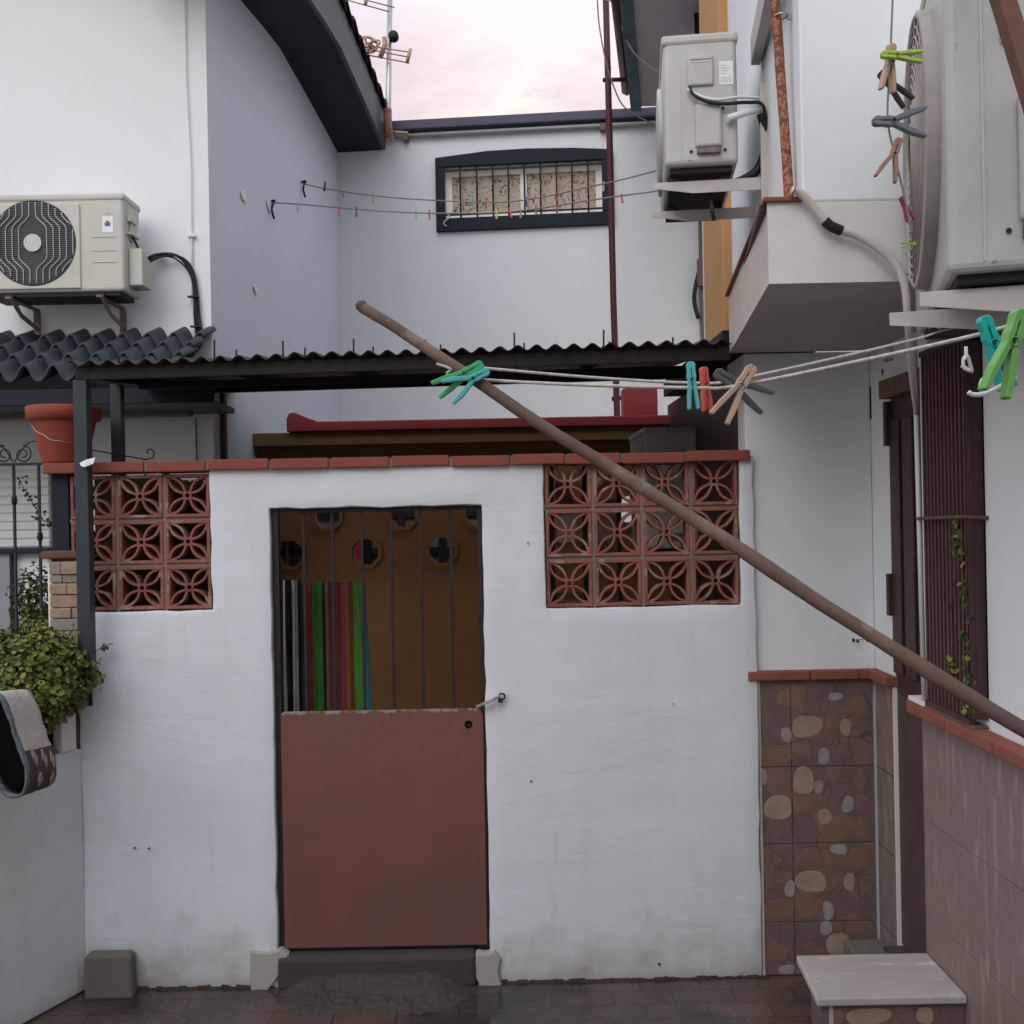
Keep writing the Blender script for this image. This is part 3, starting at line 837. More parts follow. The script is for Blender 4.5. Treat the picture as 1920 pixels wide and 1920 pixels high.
# verge tiles
b = MB()
y = 5.3; k = 0
while y < 9.45:
    L = .30; z0 = ev(y)+.325+.006*(k % 2); z1 = ev(min(y+L, 9.5))+.30
    x0 = sx(y)
    vs = []; n = 7
    for yy, zz in ((y, z0+.02), (y+L*1.05, z1)):
        for i in range(n):
            a = math.pi*i/(n-1)
            vs.append((x0+.40+.085*math.cos(a)-.0, yy, zz+.055*math.sin(a)-.01))
    fs = [(i, i+1, n+i+1, n+i) for i in range(n-1)] + [tuple(range(n))]
    b.add(vs, fs)
    y += L*.93; k += 1
b.build('verge_tile', mat('verge_tile', (.03,.022,.03), .7, c2=(.06,.04,.045), bs=.4), lh, solid=.012)
MB().add([(-8, 5.3, 6.6), (sx(5.3)+.35, 5.3, ev(5.3)+.34), (sx(9.48)+.35, 9.48, ev(9.48)+.33), (-8, 9.48, 6.6)], [(0,1,2,3)]).build('roof', M_rtile, lh, solid=.05)
# porch roof of curved tiles
py0, pz0, py1, pz1 = 5.16, Z(200, 716, 5.16), 5.89, Z(200, 640, 5.89)
b = MB(); rows = 4; tp = .141; x_end = X(378, 650, 5.89)
nxp = int((x_end+3.6)/tp*12)
for r in range(rows):
    ya = py0+(py1-py0)*r/rows; yb = py0+(py1-py0)*(r+1.25)/rows
    za = pz0+(pz1-pz0)*r/rows+.026; zb = pz0+(pz1-pz0)*(r+1.25)/rows
    vs = []; fs = []
    x0 = x_end-tp*22.4
    for j, (yy, zz) in enumerate(((ya, za), (yb, zb))):
        for i in range(23*14+1):
            x = x0+tp*22.9*i/(23*14)
            ph_ = ((x-x_end)/tp) % 1.0
            if ph_ < .62: hgt = .062*math.sin(math.pi*ph_/.62)
            else: hgt = -.018*math.sin(math.pi*(ph_-.62)/.38)
            jj = .004*noise.noise(Vector((math.floor((x-x_end)/tp), r*3.3, 0)))
            vs.append((min(x, x_end+.1), yy + jj*2, zz+hgt+jj))
    n = 23*14+1
    for i in range(n-1): fs.append((i, i+1, n+i+1, n+i))
    b.add(vs, fs, 0, True)
b.build('porch_roof', M_rtile, lh, recalc=False, solid=.012)
fx = X(396, 735, 5.16)
MB().box(-4, fx, py0+.02, py0+.06, Z(200, 757, 5.18), Z(200, 728, 5.18)).build('porch_fascia', M_slate, lh, bevel=.003)
MB().box(-4, X(392, 760, 5.4), py0+.07, YF-.002, Z(200, 753, 5.18), Z(200, 753, 5.18)+.03).build('porch_ceiling', M_slate2, lh)
MB().box(-4, X(359, 770, 5.7), 5.66, 5.74, Z(180, 784, 5.7), Z(180, 762, 5.7)).build('awning_roll', mat('awning_cloth', (.20,.17,.16), .8), lh, bevel=.012)
MB().box(-4, X(393, 770, 5.88), 5.86, YF-.001, Z(180, 778, 5.87), Z(180, 750, 5.87)).build('lintel', M_slate2, lh, bevel=.003)
MB().tube([P(367, 785, 5.885), P(369, 870, 5.885)], .004, 5).build('wall_joint', M_slate2, lh)
# roller shutter window
sw = MB(); wx0, wx1 = -4, X(92, 950, 5.86); wz0, wz1 = Z(50, 1028, 5.86), Z(50, 868, 5.86)
n = 10; hh = (wz1-wz0)/n
for i in range(n):
    sw.prism([(5.865, wz0+hh*i), (5.852, wz0+hh*(i+.25)), (5.852, wz0+hh*(i+.8)), (5.865, wz0+hh*(i+1)), (5.885, wz0+hh*(i+1)), (5.885, wz0+hh*i)], wx0, wx1, 'x')
wn = sw.build('roller_shutter', M_shut, lh)
MB().box(wx0, wx1+.02, 5.84, 5.897, wz0-.03, wz0-.002).build('shutter_bar', M_slate, wn)
MB().box(-4, X(20, 1100, 5.86), 5.865, 5.895, Z(10, 1500, 5.86), Z(10, 1036, 5.86)).build('door_glass', M_pane, lh)
MB().box(X(20, 1100, 5.86), X(24, 1100, 5.86), 5.85, 5.895, Z(10, 1500, 5.86), Z(10, 1030, 5.86)).build('door_frame', M_iron, lh)
# thin white flex down the front and cable bundle
MB().tube([P(345, -40, 5.885), P(348, 140, 5.885), P(357, 300, 5.885), P(359, 440, 5.885), P(361, 560, 5.885)], .0055, 6).build('flex', M_wall2, lh)
MB().box(X(352,440,5.88), X(366,440,5.88), 5.87, 5.898, Z(360,444,5.88), Z(360,439,5.88)).build('clip', M_wall2, lh)
for q in ((455, 365, 9), (478, 545, 7), (503, 383, 10)):
    # patches of bare filler on the side wall
    px, py, r = q
    u = (px-960)/F*CT + (960-py)/F*ST
    yy = (1.67+.2714)/(.046-u)
    c0 = P(px, py, yy)
    poly = []
    for k in range(9):
        a = k*2*math.pi/9; rr2 = r/F*yy*random.uniform(.6, 1.15)
        poly.append((c0.x+.008+.046*math.cos(a)*rr2, yy+2.2*rr2*math.cos(a), c0.z+rr2*1.3*math.sin(a)))
    MB().add(poly, [tuple(range(9))]).build('filler_patch', M_frame, lh, recalc=False, solid=.008)

# wrought-iron scroll grille in front of the left house
YI = 4.95
gr = thing('scroll_grille', (X(40, 1030, YI), YI, Z(40, 1040, YI)), 'black wrought-iron grille with scrolls standing before the roller shutter', 'grille')
zb_, zt_ = Z(40, 1200, YI), Z(40, 873, YI)
for px, kp in ((27, 938), (74, 1006), (-22, 1006), (-70, 938)):
    x = X(px, 950, YI); kz_ = Z(px, kp, YI)
    b = MB().tube([(x, YI, 0), (x, YI, zt_)], .0075, 6)
    b.lathe([(.008, kz_-.02), (.014, kz_-.012), (.011, kz_-.006), (.016, kz_), (.011, kz_+.006), (.014, kz_+.012), (.008, kz_+.02)], (x, YI, 0), 10)
    b.build('bar', M_iron, gr)
MB().box(X(-120, 870, YI), X(88, 870, YI), YI-.008, YI+.008, zt_, zt_+.012).build('top_rail', M_iron, gr)
MB().box(X(-120, 870, YI), X(88, 870, YI), YI-.008, YI+.008, Z(40, 1034, YI), Z(40, 1030, YI)).build('lower_rail', M_iron, gr)
def spiral(cx, cz, r0, r1, a0, a1, y, tail=None, n=28):
    pts = []
    for k in range(n+1):
        u = k/n; a = R(a0+(a1-a0)*u); r = r0+(r1-r0)*u
        pts.append(Vector((cx+r*math.cos(a), y, cz+r*math.sin(a))))
    return (tail or []) + pts
k_ = YI/F
for s, cxp in ((1, 43), (-1, 8)):
    cx_ = X(cxp, 852, YI); cz_ = Z(cxp, 852, YI)
    pts = spiral(cx_, cz_, 17*k_, 5*k_, 90 - s*0, 90 - s*560, YI)
    b = MB().tube(pts, .0035, 6)
    c2 = X(cxp+s*18, 850, YI)
    arc = [Vector((cx_ - s*16*k_ + s*(60*k_)*u, YI, cz_ - 14*k_ + 38*k_*math.sin(min(1, u*1.7)*math.pi/2))) for u in [i/14 for i in range(15)]]
    b.tube(arc, .0035, 6)
    b.build('scroll', M_iron, gr)
# slim hook rod lying on the coping
b = MB(); h0 = P(285, 862, 4.72); pts = [P(168, 843, 4.72), P(275, 862, 4.72)]
b.tube(pts, .0032, 6)
b.tube([P(275, 862, 4.72), P(287, 858, 4.72), P(289, 848, 4.72), P(283, 842, 4.72), P(276, 844, 4.72), P(277, 850, 4.72)], .0032, 6)
tag(b.build('hooked_rod', M_iron, origin=h0), 'thin black rod with curled hook end leaning over the brick coping', 'rod')

# ------------------------------------------------------------------ air conditioners
def rbox(x0, x1, y0, y1, z0, z1): return MB().box(x0, x1, y0, y1, z0, z1)
def ac(name, label, loc, rz, w, d, h, style, m, group='air conditioning units'):
    r = thing(name, loc, label, 'air conditioner', group, rz)
    def bl(b, n, mm, par=r, bevel=0, seg=2):
        off = b
        me = b.build(n, mm, None, bevel=bevel, seg=seg); me.parent = par
        return me
    cas = bl(rbox(0, d, 0, w, 0, h), 'casing', m, bevel=.018, seg=3)
    bl(rbox(-.006, d+.006, -.006, w+.006, h-.035, h+.004), 'top_cover', m, bevel=.012)
    bl(rbox(.02, d-.02, .03, w-.03, -.022, .004), 'base_tray', M_black, bevel=.003)
    yc = w*.62 if style != 'ring' else .42
    zc_ = h*.5 if style != 'ring' else .39
    rad = min(h*.44, w*.30) if style != 'ring' else .335
    if style == 'wire':
        fr = w-.02
        # raised fan surround
        s0, s1 = yc-rad-.02, yc+rad+.04
        surround = bl(rbox(-.010, .002, s0, min(s1, w-.01), h*.03, h-.05), 'fan_surround', m, bevel=.02, seg=3)
        b = MB().lathe([(rad, -.0112), (rad, -.0102)], (0, yc, zc_), 48, axis='x')
        bl(b, 'fan_opening', M_acd)
        b = MB()
        sp_ = rad*.152
        for kk in (-5.5,-4.5,-3.5,-2.5,-1.5,-.5,.5,1.5,2.5,3.5,4.5,5.5):
            pts = []
            for i in range(41):
                z = -1+2*i/40
                t = max(0, min(1, (.66-abs(z))/.34)); t = t*t*(3-2*t)
                yy = kk*sp_/rad + math.copysign(.25, kk)*t
                if yy*yy+z*z < .97: pts.append((-.016, yc+yy*rad, zc_+z*rad))
                elif len(pts) > 2:
                    b.tube(pts, .0030, 4); pts = []
                else: pts = []
            if len(pts) > 2: b.tube(pts, .0030, 4)
        for i in range(-20, 21):
            z = i/21*.98; hw = math.sqrt(max(0, .96-z*z))
            b.tube([(-.013, yc-hw*rad, zc_+z*rad), (-.013, yc+hw*rad, zc_+z*rad)], .0007, 3)
        bl(b, 'fan_guard', M_wire)
        bl(MB().lathe([(rad*.205, -.021), (rad*.21, -.017), (rad*.2, -.011)], (0, yc, zc_), 24, axis='x'), 'hub_cap', M_wire)
        for kk in range(3):
            a = R(25+120*kk); b = MB()
            b.add([(-.004, yc+.04*math.cos(a), zc_+.04*math.sin(a)), (-.004, yc+rad*.9*math.cos(a-.25), zc_+rad*.9*math.sin(a-.25)), (-.0035, yc+rad*.93*math.cos(a+.35), zc_+rad*.93*math.sin(a+.35)), (-.0035, yc+.05*math.cos(a+.9), zc_+.05*math.sin(a+.9))], [(0,1,2,3)])
        # front panel lines
        for zz in (.30, .42, .56):
            bl(rbox(-.0035, .001, .04, .04+w*.165, h*zz-.003, h*zz), 'panel_groove', M_wire)
        st_ = bl(rbox(-.0022, .001, .055, .11, h*.60, h*.60+.085), 'energy_sticker', M_sticker)
        e = bl(MB().lathe([(.011, -.0032), (.011, -.0023)], (0, .083, h*.60+.052), 16, axis='x'), 'emblem', M_rdp, st_)
        bl(rbox(-.0036, -.0024, .069, .098, h*.60+.034, h*.60+.048), 'emblem_band', M_blue, st_)
        bl(rbox(-.0034, -.0024, .066, .101, h*.60+.049, h*.60+.0515), 'emblem_line', M_prn, st_)
        b = MB().lathe([(.007, -.0018), (.007, -.0008)], (0, .083, h*.86), 6, axis='x')
        for i in range(9): b.box(-.0016, .0005, .053+i*.0065, .057+i*.0065, h*.80-.006, h*.80+.002)
        bl(b, 'maker_mark', M_wire)
    else:
        # protruding round fan ring with concentric and radial wires
        pf = 1.0 if style == 'ring' else .42
        b = MB().lathe([(rad, .0), (rad, -.028*pf), (rad-.012, -.034*pf), (rad-.02, -.02*pf), (rad-.022, 0)], (0, yc, zc_), 56, axis='x', caps=False)
        bl(b, 'fan_ring', M_armr2 if style == 'ring' else m)
        bl(MB().lathe([(rad-.022, -.004), (rad-.022, -.002)], (0, yc, zc_), 40, axis='x'), 'fan_opening', mat('fan_grey', (.24,.22,.21), .6))
        b = MB()
        nr = 13
        for i in range(nr):
            q = rad*(.16+.80*i/(nr-1)); xx = (-.030-.010*(1-(i/(nr-1))**2))*pf
            n = 40
            b.tube([(xx, yc+q*math.cos(2*math.pi*k/n), zc_+q*math.sin(2*math.pi*k/n)) for k in range(n+1)], .0026, 4, caps=False)
        for k in range(24):
            a = 2*math.pi*k/24
            b.tube([(-.038*pf, yc+rad*.16*math.cos(a), zc_+rad*.16*math.sin(a)), (-.034*pf, yc+rad*.6*math.cos(a), zc_+rad*.6*math.sin(a)), (-.028*pf, yc+rad*.98*math.cos(a), zc_+rad*.98*math.sin(a))], .0026, 4)
        bl(b, 'fan_guard', M_armr2 if style == 'ring' else M_wire)
    # valve-side panel (faces local -y)
    e_ = .0028
    bl(MB().box(d*.21, d*.225, -e_, .001, .02, h-.04), 'panel_seam', M_wire)
    # handle cover
    hc = bl(MB().box(d*.33, d*.68, -.012, .001, h*.60, h*.83), 'handle_cover', m, bevel=.009, seg=3)
    bl(MB().box(d*.36, d*.65, -.016, -.0125, h*.795, h*.812), 'handle_lip', m, hc, bevel=.003)
    bl(MB().box(d*.37, d*.64, -.0135, -.0118, h*.775, h*.79), 'handle_slot', M_wire, hc)
    # service valve cover
    sc_ = bl(MB().box(d*.42, d*.78, -.022, .001, h*.12, h*.46), 'valve_cover', m, bevel=.012, seg=3)
    bl(MB().box(d*.44, d*.76, -.0205, .0, h*.075, h*.115), 'valve_shadow_gap', M_armr, bevel=.002)
    for zz, dd in ((h*.42, .8), (h*.10, .36), (h*.10, .82), (h*.55, .42)):
        bl(MB().lathe([(.006, -.004), (.005, -.002)], (d*dd, 0, zz), 10, axis='y'), 'screw', M_black)
    s_ = bl(MB().box(d*.76, d*.95, -.0018, .001, h*.60, h*.78), 'label_plate', M_sticker)
    b = MB()
    for i in range(7): b.box(d*.775+i*d*.022, d*.775+i*d*.022+d*.012, -.0028, -.0016, h*.62, h*.66)
    for i in range(4): b.box(d*.775, d*.775+d*.13*(.6+.4*((i*7) % 3)/2), -.0028, -.0016, h*(.685+.02*i), h*(.689+.02*i))
    bl(b, 'label_print', M_wire, s_)
    return r, bl
M_armr2 = mat('beige_fan_guard', (.40,.36,.33), .6, c2=(.28,.24,.22), vs=8, amt=.6)

# left wall unit
yA = 5.55
w_, d_, h_ = .765, .25, .515
a1, bl1 = ac('air_conditioner', 'ivory air conditioner with wire fan guard on white wall over the porch tiles', (X(232, 450, yA), yA, Z(130, 547, yA)), R(90), w_, d_, h_, 'wire', M_acw)
# side valve box sticking out and cable (local: -y is towards picture right)
vb = bl1(MB().prism([(.06, .04), (.20, .04), (.20, .19), (.06, .24)], -.075, -.001, 'y'), 'valve_box', M_acw, bevel=.006)
bl1(MB().tube([(.10, -.012, h_*.60), (.11, -.03, h_*.52), (.12, -.045, h_*.42)], .006, 8), 'power_cable', M_tape)
bl1(MB().box(.04, .16, -.028, .0, h_*.60, h_*.62), 'cable_ledge', M_acw, bevel=.004)
bl1(MB().box(.05, .15, -.022, 0, h_*.74, h_*.80), 'side_handle', M_acw, bevel=.004)
for yy in (.13, .61):
    b = MB()
    b.box(-.02, .33, yy-.016, yy+.016, -.035, -.024)
    b.prism([(-.02, -.035), (.03, -.075), (.10, -.115), (.33, -.16), (.33, -.13), (.12, -.088), (.04, -.0355)], yy-.014, yy-.009, 'y')
    b.box(.31, .335, yy-.016, yy+.016, -.17, -.035)
    bl1(b, 'bracket', M_armr, bevel=.002)
    bl1(MB().box(.0, .03, yy-.02, yy+.02, -.024, -.010), 'rubber_foot', M_tape)
# its black hose bundle
hose = thing('hose_bundle', P(372, 640, 5.86), 'looping black insulated hoses from the left air conditioner down to the tiles', 'hose')
for k, (dx, dy) in enumerate(((0,0), (7, 6), (-5, 9))):
    pts = [P(268+dx*.3, 492+dy, 5.78), P(288+dx, 479+dy*.8, 5.81), P(318+dx, 476+dy*.5, 5.84), P(340+dx*1.1, 485+dy*.4, 5.86), P(358+dx*.7, 510, 5.87), P(366+dx*.5, 545, 5.875), P(368+dx*.8, 590, 5.875), P(372+dx*.9, 625, 5.87), P(370+dx, 648, 5.80), P(352+dx, 668, 5.7)]
    # smooth
    sm = []
    for i in range(len(pts)-1):
        p0 = pts[max(i-1,0)]; p1 = pts[i]; p2 = pts[i+1]; p3 = pts[min(i+2, len(pts)-1)]
        for t in (0, .25, .5, .75):
            sm.append(.5*((2*p1)+(-p0+p2)*t+(2*p0-5*p1+4*p2-p3)*t*t+(-p0+3*p1-3*p2+p3)*t**3))
    sm.append(pts[-1])
    MB().tube(sm, (.0085, .0065, .005)[k], 8).build('hose', M_tape, hose)
for q in ((298, 478), (362, 556), (367, 612)):
    c = P(q[0], q[1], 5.855)
    MB().box(c.x-.03, c.x+.03, 5.845, 5.88, c.z-.004, c.z+.004).build('tie', M_iron, hose)

def curve(pts):
    pts = [Vector(p) for p in pts]; sm = []
    for i in range(len(pts)-1):
        p0 = pts[max(i-1,0)]; p1 = pts[i]; p2 = pts[i+1]; p3 = pts[min(i+2, len(pts)-1)]
        for t in (0, .2, .4, .6, .8):
            sm.append(.5*((2*p1)+(-p0+p2)*t+(2*p0-5*p1+4*p2-p3)*t*t+(-p0+3*p1-3*p2+p3)*t**3))
    return sm+[pts[-1]]

def arm(M, x0, x1, yy, zt, h0=.022, h1=.05, t=.035, mname='support_arm', m=None):
    """tapered channel arm along local x, tip at x0"""
    b = MB()
    xm = x0+(x1-x0)*.35
    b.prism([(x0, zt), (x1, zt), (x1, zt-h1), (xm, zt-h1), (x0, zt-h0)], yy, yy+.003, 'y')
    b.prism([(x0, zt), (x1, zt), (x1, zt-.003), (x0, zt-.003)], yy+.003, yy+t, 'y')
    b.box(x1-.003, x1, yy+.003, yy+t, zt-h1, zt-.003)
    return b
# upper right unit on side wall
y2 = 3.85; phi2 = math.atan(.1185)
h2 = .475
o2 = P(1247, 312, y2)
a2, bl2 = ac('air_conditioner', 'aged ivory air conditioner on long wall arms between ochre pillar and rusty pipe', o2, -phi2, .72, .265, h2, 'plain', M_acw2)
for yy in (.06, .44):
    b = arm(None, -.045, .378, yy, -.040, .022, .046)
    bl2(b, 'support_arm', M_arm, bevel=.002)
    bl2(MB().box(.01, .05, yy, yy+.035, -.0395, -.0225).box(.20, .24, yy, yy+.035, -.0395, -.0225), 'rubber_foot', M_tape)
bl2(MB().box(.350, .378, .045, .0595, -.17, .30), 'upright', M_arm, bevel=.002)
bl2(MB().tube(curve([(.09, -.02, h2*.58), (.115, -.03, h2*.50), (.17, -.035, h2*.44), (.23, -.03, h2*.43), (.30, -.01, h2*.445), (.36, .02, h2*.43), (.37, .06, h2*.2)]), .0065, 8), 'black_cable', M_tape)
bl2(MB().tube(curve([(.085, -.02, h2*.57), (.13, -.03, h2*.5), (.19, -.035, h2*.46), (.27, -.01, h2*.49), (.345, .01, h2*.49)]), .006, 8), 'white_cable', M_pvcw)
bl2(MB().tube([(.225, -.03, h2*.315), (.30, .0, h2*.38), (.345, .03, h2*.42)], .013, 10), 'insulated_pipe', M_pvcw)
bl2(MB().tube(curve([(.355, .05, h2*.40), (.375, .07, h2*.2), (.35, .1, h2*.02), (.30, .1, -.03), (.24, .1, -.05)]), .017, 10), 'hose_loop', M_tape)
bl2(MB().tube([(.17, .1, -.08), (.175, .1, -.14), (.18, .1, -.18)], .008, 6), 'dangling_cable', M_tape)

# near right unit
y3 = 2.25; phi3 = R(16.5)
o3 = P(1779, 512, y3)
a3, bl3 = ac('air_conditioner', 'large grey air conditioner with protruding round fan guard above the brown window grille', o3, -phi3, .84, .33, .79, 'ring', M_acw2)
for i, (yy, x0, x1) in enumerate(((.05, -.055, .62), (.27, -.105, .72))):
    b = arm(None, x0, x1, yy, -.027 - .003*i, .031, .064, .04)
    bl3(b, 'support_arm', M_arm, bevel=.002)
    bl3(MB().box(.0, .05, yy+.001, yy+.04, -.0265-.003*i, -.0225), 'rubber_foot', M_tape)
bl3(MB().box(.29, .325, -.003, 0.0, .22, .42), 'side_recess', M_acw2, bevel=.002)
yw = bl3(MB().prism([(.265, .505), (.30, .505), (.2825, .535)], -.003, .0005, 'y'), 'warning_triangle', M_yel)
bl3(MB().box(.128, .19, -.0022, .0008, .475, .545), 'spec_sticker', M_sticker)
bl3(MB().box(.135, .182, -.0031, -.002, .522, .526).box(.135, .160, -.0031, -.002, .508, .514).box(.166, .182, -.0031, -.002, .503, .517).box(.135, .175, -.0031, -.002, .482, .492), 'sticker_print', M_prn)

# interior unit behind the lattice
a4, bl4 = ac('air_conditioner', 'shadowed grey air conditioner seen behind the right lattice blocks', P(1212, 1030, 5.7), R(0), .7, .30, .66, 'plain', M_acw2)
bl4(MB().box(-.05, .5, .05, .09, -.06, -.025).box(-.05, .5, .4, .44, -.06, -.025), 'support_arm', M_armr)

# ------------------------------------------------------------------ back wall building with window
bw = thing('rear_house', (-1.5, 9.4, 0), 'white rear house wall with violet roof edge and barred slate-framed window', 'house')
AB = R(-5.2)
BM = Matrix.Translation((-1.5, 9.45, 0)) @ Matrix.Rotation(AB, 4, 'Z')   # local x along wall
def bhit(px, py):
    """pixel -> local coordinates on the rear wall plane"""
    d = P(px, py, 1.0) - Vector((0, 0, CAMZ))
    n = BM.to_3x3() @ Vector((0, -1, 0)); p0 = BM.translation
    t = (p0 - Vector((0,0,CAMZ))).dot(n)/d.dot(n)
    return BM.inverted() @ (Vector((0,0,CAMZ)) + d*t)
def BMB(): return MB(BM)
tl = bhit(735, 246); tr = bhit(1240, 218)
ztop = (tl.z+tr.z)/2
w0 = bhit(836, 405); w1 = bhit(1128, 309)
wx0, wz0, wx1, wz1 = w0.x, bhit(980, 403).z, w1.x, bhit(980, 311).z
def ringwall(x0, x1, z0, z1, hx0, hx1, hz0, hz1, y0, y1):
    b = BMB()
    b.box(x0, hx0, y0, y1, z0, z1); b.box(hx1, x1, y0, y1, z0, z1)
    b.box(hx0, hx1, y0, y1, z0, hz0); b.box(hx0, hx1, y0, y1, hz1, z1)
    return b
ringwall(-.6, 5.5, 0, ztop-.05, wx0, wx1, wz0, wz1, 0, .2).build('wall', M_back, bw)
sl = bhit(735, 240); sr = bhit(1240, 211)
b = BMB(); b.box(-.2, 5.5, -.10, .3, ztop-.03, ztop+.055); b.build('roof_edge', M_gut, bw, bevel=.01)
b = BMB(); b.tube([(tl.x, -.05, ztop-.065), (5.5, -.05, ztop-.065)], .016, 8)
b.build('conduit', M_soff, bw)
for px in (762, 1130):
    q = bhit(px, 252 if px < 900 else 232)
    BMB().box(q.x-.025, q.x+.025, -.075, -.001, ztop-.115, ztop-.05).build('junction_box', M_conc2, bw, bevel=.006)
# slate surround with shallow pediment
ox0, ox1 = bhit(818, 360).x, bhit(1150, 360).x
oz0 = bhit(980, 430).z; oz1 = bhit(830, 296).z; ozp = bhit(985, 281).z
b = BMB()
b.prism([(ox0, oz0), (ox1, oz0), (ox1, wz0-.01), (ox0, wz0-.01)], -.045, -.001)
b.prism([(ox0, wz0-.01), (wx0, wz0-.01), (wx0, wz1+.01), (ox0, wz1+.01)], -.0445, -.001)
b.prism([(wx1, wz0-.01), (ox1, wz0-.01), (ox1, wz1+.01), (wx1, wz1+.01)], -.0445, -.001)
b.prism([(ox0, wz1+.01), (ox1, wz1+.01), (ox1, oz1-.01), (ox0+(ox1-ox0)*.78, oz1+.02), (ox0+(ox1-ox0)*.52, ozp), (ox0+(ox1-ox0)*.3, oz1+.03), (ox0, oz1-.01)], -.045, -.001)
b.build('window_surround', M_slate, bw, bevel=.008)
wn = BMB(); ft = .055
wn.box(wx0, wx1, .05, .09, wz0, wz0+ft).box(wx0, wx1, .05, .09, wz1-ft, wz1).box(wx0, wx0+ft, .05, .09, wz0+ft, wz1-ft).box(wx1-ft, wx1, .05, .09, wz0+ft, wz1-ft)
xm = (wx0+wx1)/2; wn.box(xm-.03, xm+.03, .045, .085, wz0+ft, wz1-ft)
wo = wn.build('window', M_frame, bw, bevel=.003)
BMB().box(wx0+ft, xm-.03, .07, .075, wz0+ft, wz1-ft).build('pane', M_glass, wo)
BMB().box(xm+.03, wx1-ft, .07, .075, wz0+ft, wz1-ft).build('pane', M_glass, wo)
grl = BMB()
for px in (864, 895, 925, 954, 984, 1014, 1044, 1073, 1103):
    q = bhit(px, 355); grl.tube([(q.x, -.03, wz0-.01), (q.x, -.03, wz1+.01)], .0085, 6)
grl.box(wx0, wx1, -.036, -.024, wz0+.012, wz0+.028).box(wx0, wx1, -.036, -.024, wz1-.03, wz1-.014)
grl.build('window_bars', M_black, bw)
for i, (px, wd, m_) in enumerate(((1316, 13, M_conc2), (1332, 8, M_back), (1342, 5, M_tape))):
    q = bhit(px, 450); k = wd/F*9
    BMB().box(q.x-k/2, q.x+k/2, -.06, -.001, 1.5, ztop-.2).build('downpipe', m_, bw, bevel=.008)
q = bhit(1325, 515); BMB().box(q.x-.09, q.x+.05, -.11, -.061, q.z-.12, q.z+.12).build('meter_box', M_conc2, bw, bevel=.01)
BMB().tube(curve([bhit(1308, 600)+Vector((0,-.08,0)), bhit(1300, 560)+Vector((0,-.08,0)), bhit(1312, 500)+Vector((0,-.08,0))]), .02, 6).build('bent_cable', M_tape, bw)
# S hook
q = BM @ (bhit(840, 417)+Vector((0, -.08, 0)))
pts = []
for k in range(17):
    t = k/16; a = t*2*math.pi
    pts.append(q+Vector((.028*math.sin(a), 0, .055-.11*t)))
tag(MB().tube(curve(pts), .006, 6).build('s_hook', M_galv, origin=q), 'S-shaped metal hook on the slate frame below the barred window', 'hook')

# dish / antenna mast
mst = thing('antenna_mast', P(731, 262, 9.2), 'grey television mast with copper-toned aerials rising beside the slate eave', 'antenna')
ym = 9.15
MB().tube([P(731, 262, ym), P(728, 200, ym), P(732, -60, ym)], [.03, .026, .022], 10).build('mast', M_galv, mst)
MB().tube([P(727, 205, ym), P(727, 262, ym)], .036, 8).build('mast_sleeve', M_rust, mst)
MB().tube([P(735, 248, ym), P(765, 250, ym)], .016, 6).build('mast_bracket', M_cupr, mst)
b = MB()
for (ax, ay, cx_, cy_) in ((672, 100, 768, 118), (690, 86, 770, 98), (700, 94, 766, 107), (600, -14, 730, 22), (640, -12, 740, 14)):
    b.tube([P(ax, ay, ym-.05), P(cx_, cy_, ym-.05)], .006, 5)
b.tube([P(770, 92, ym-.05), P(763, 118, ym-.05)], .016, 6)
b.tube([P(688, -8, ym-.05), P(685, 10, ym-.05)], .016, 6)
b.tube([P(720, 70, ym-.06), P(722, 84, ym-.06), P(713, 108, ym-.06)], .022, 6)
b.build('aerial', M_cupr, mst)
b = MB(); rr = random.Random(11)
for k in range(16):
    c = P(rr.uniform(676, 706), rr.uniform(74, 98), ym-.1+rr.uniform(-.08,.08)); r0 = rr.uniform(.02, .055)
    b.tube([c+Vector((r0*math.cos(t)*1.3, rr.uniform(-.01,.01), r0*math.sin(t)*.8)) for t in [i*.8+k for i in range(7)]], .008, 5)
b.build('coiled_element', M_cupr, mst)
MB().lathe([(.005,-.04),(.045,-.03),(.045,.02),(.01,.04)], P(738, 69, ym-.04), 12, axis='y').build('clamp', M_black, mst)

# tall maroon pole in front of the rear wall
yp = 8.35
mp_ = thing('metal_pole', P(1156, 780, yp), 'tall thin maroon pole rising in front of the barred window to the sky', 'pole')
MB().tube([P(1158, 1000, yp), P(1157, 775, yp), P(1150, 560, yp), P(1144, 300, yp), P(1136, 0, yp), P(1133, -60, yp)], .026, 10).build('shaft', M_mauve, mp_)
MB().tube([P(1130, 150, yp), P(1172, 149, yp)], .018, 6).build('bracket', M_mauve, mp_)
MB().tube([P(1147, 748, yp), P(1166, 746, yp)], .018, 6).build('lower_bracket', M_mauve, mp_)
MB().prism([(P(1137,115,yp).x, P(1137,115,yp).z), (P(1146,128,yp).x, P(1146,128,yp).z), (P(1138,130,yp).x, P(1138,130,yp).z)], yp-.01, yp+.01).build('fin', M_mauve, mp_)

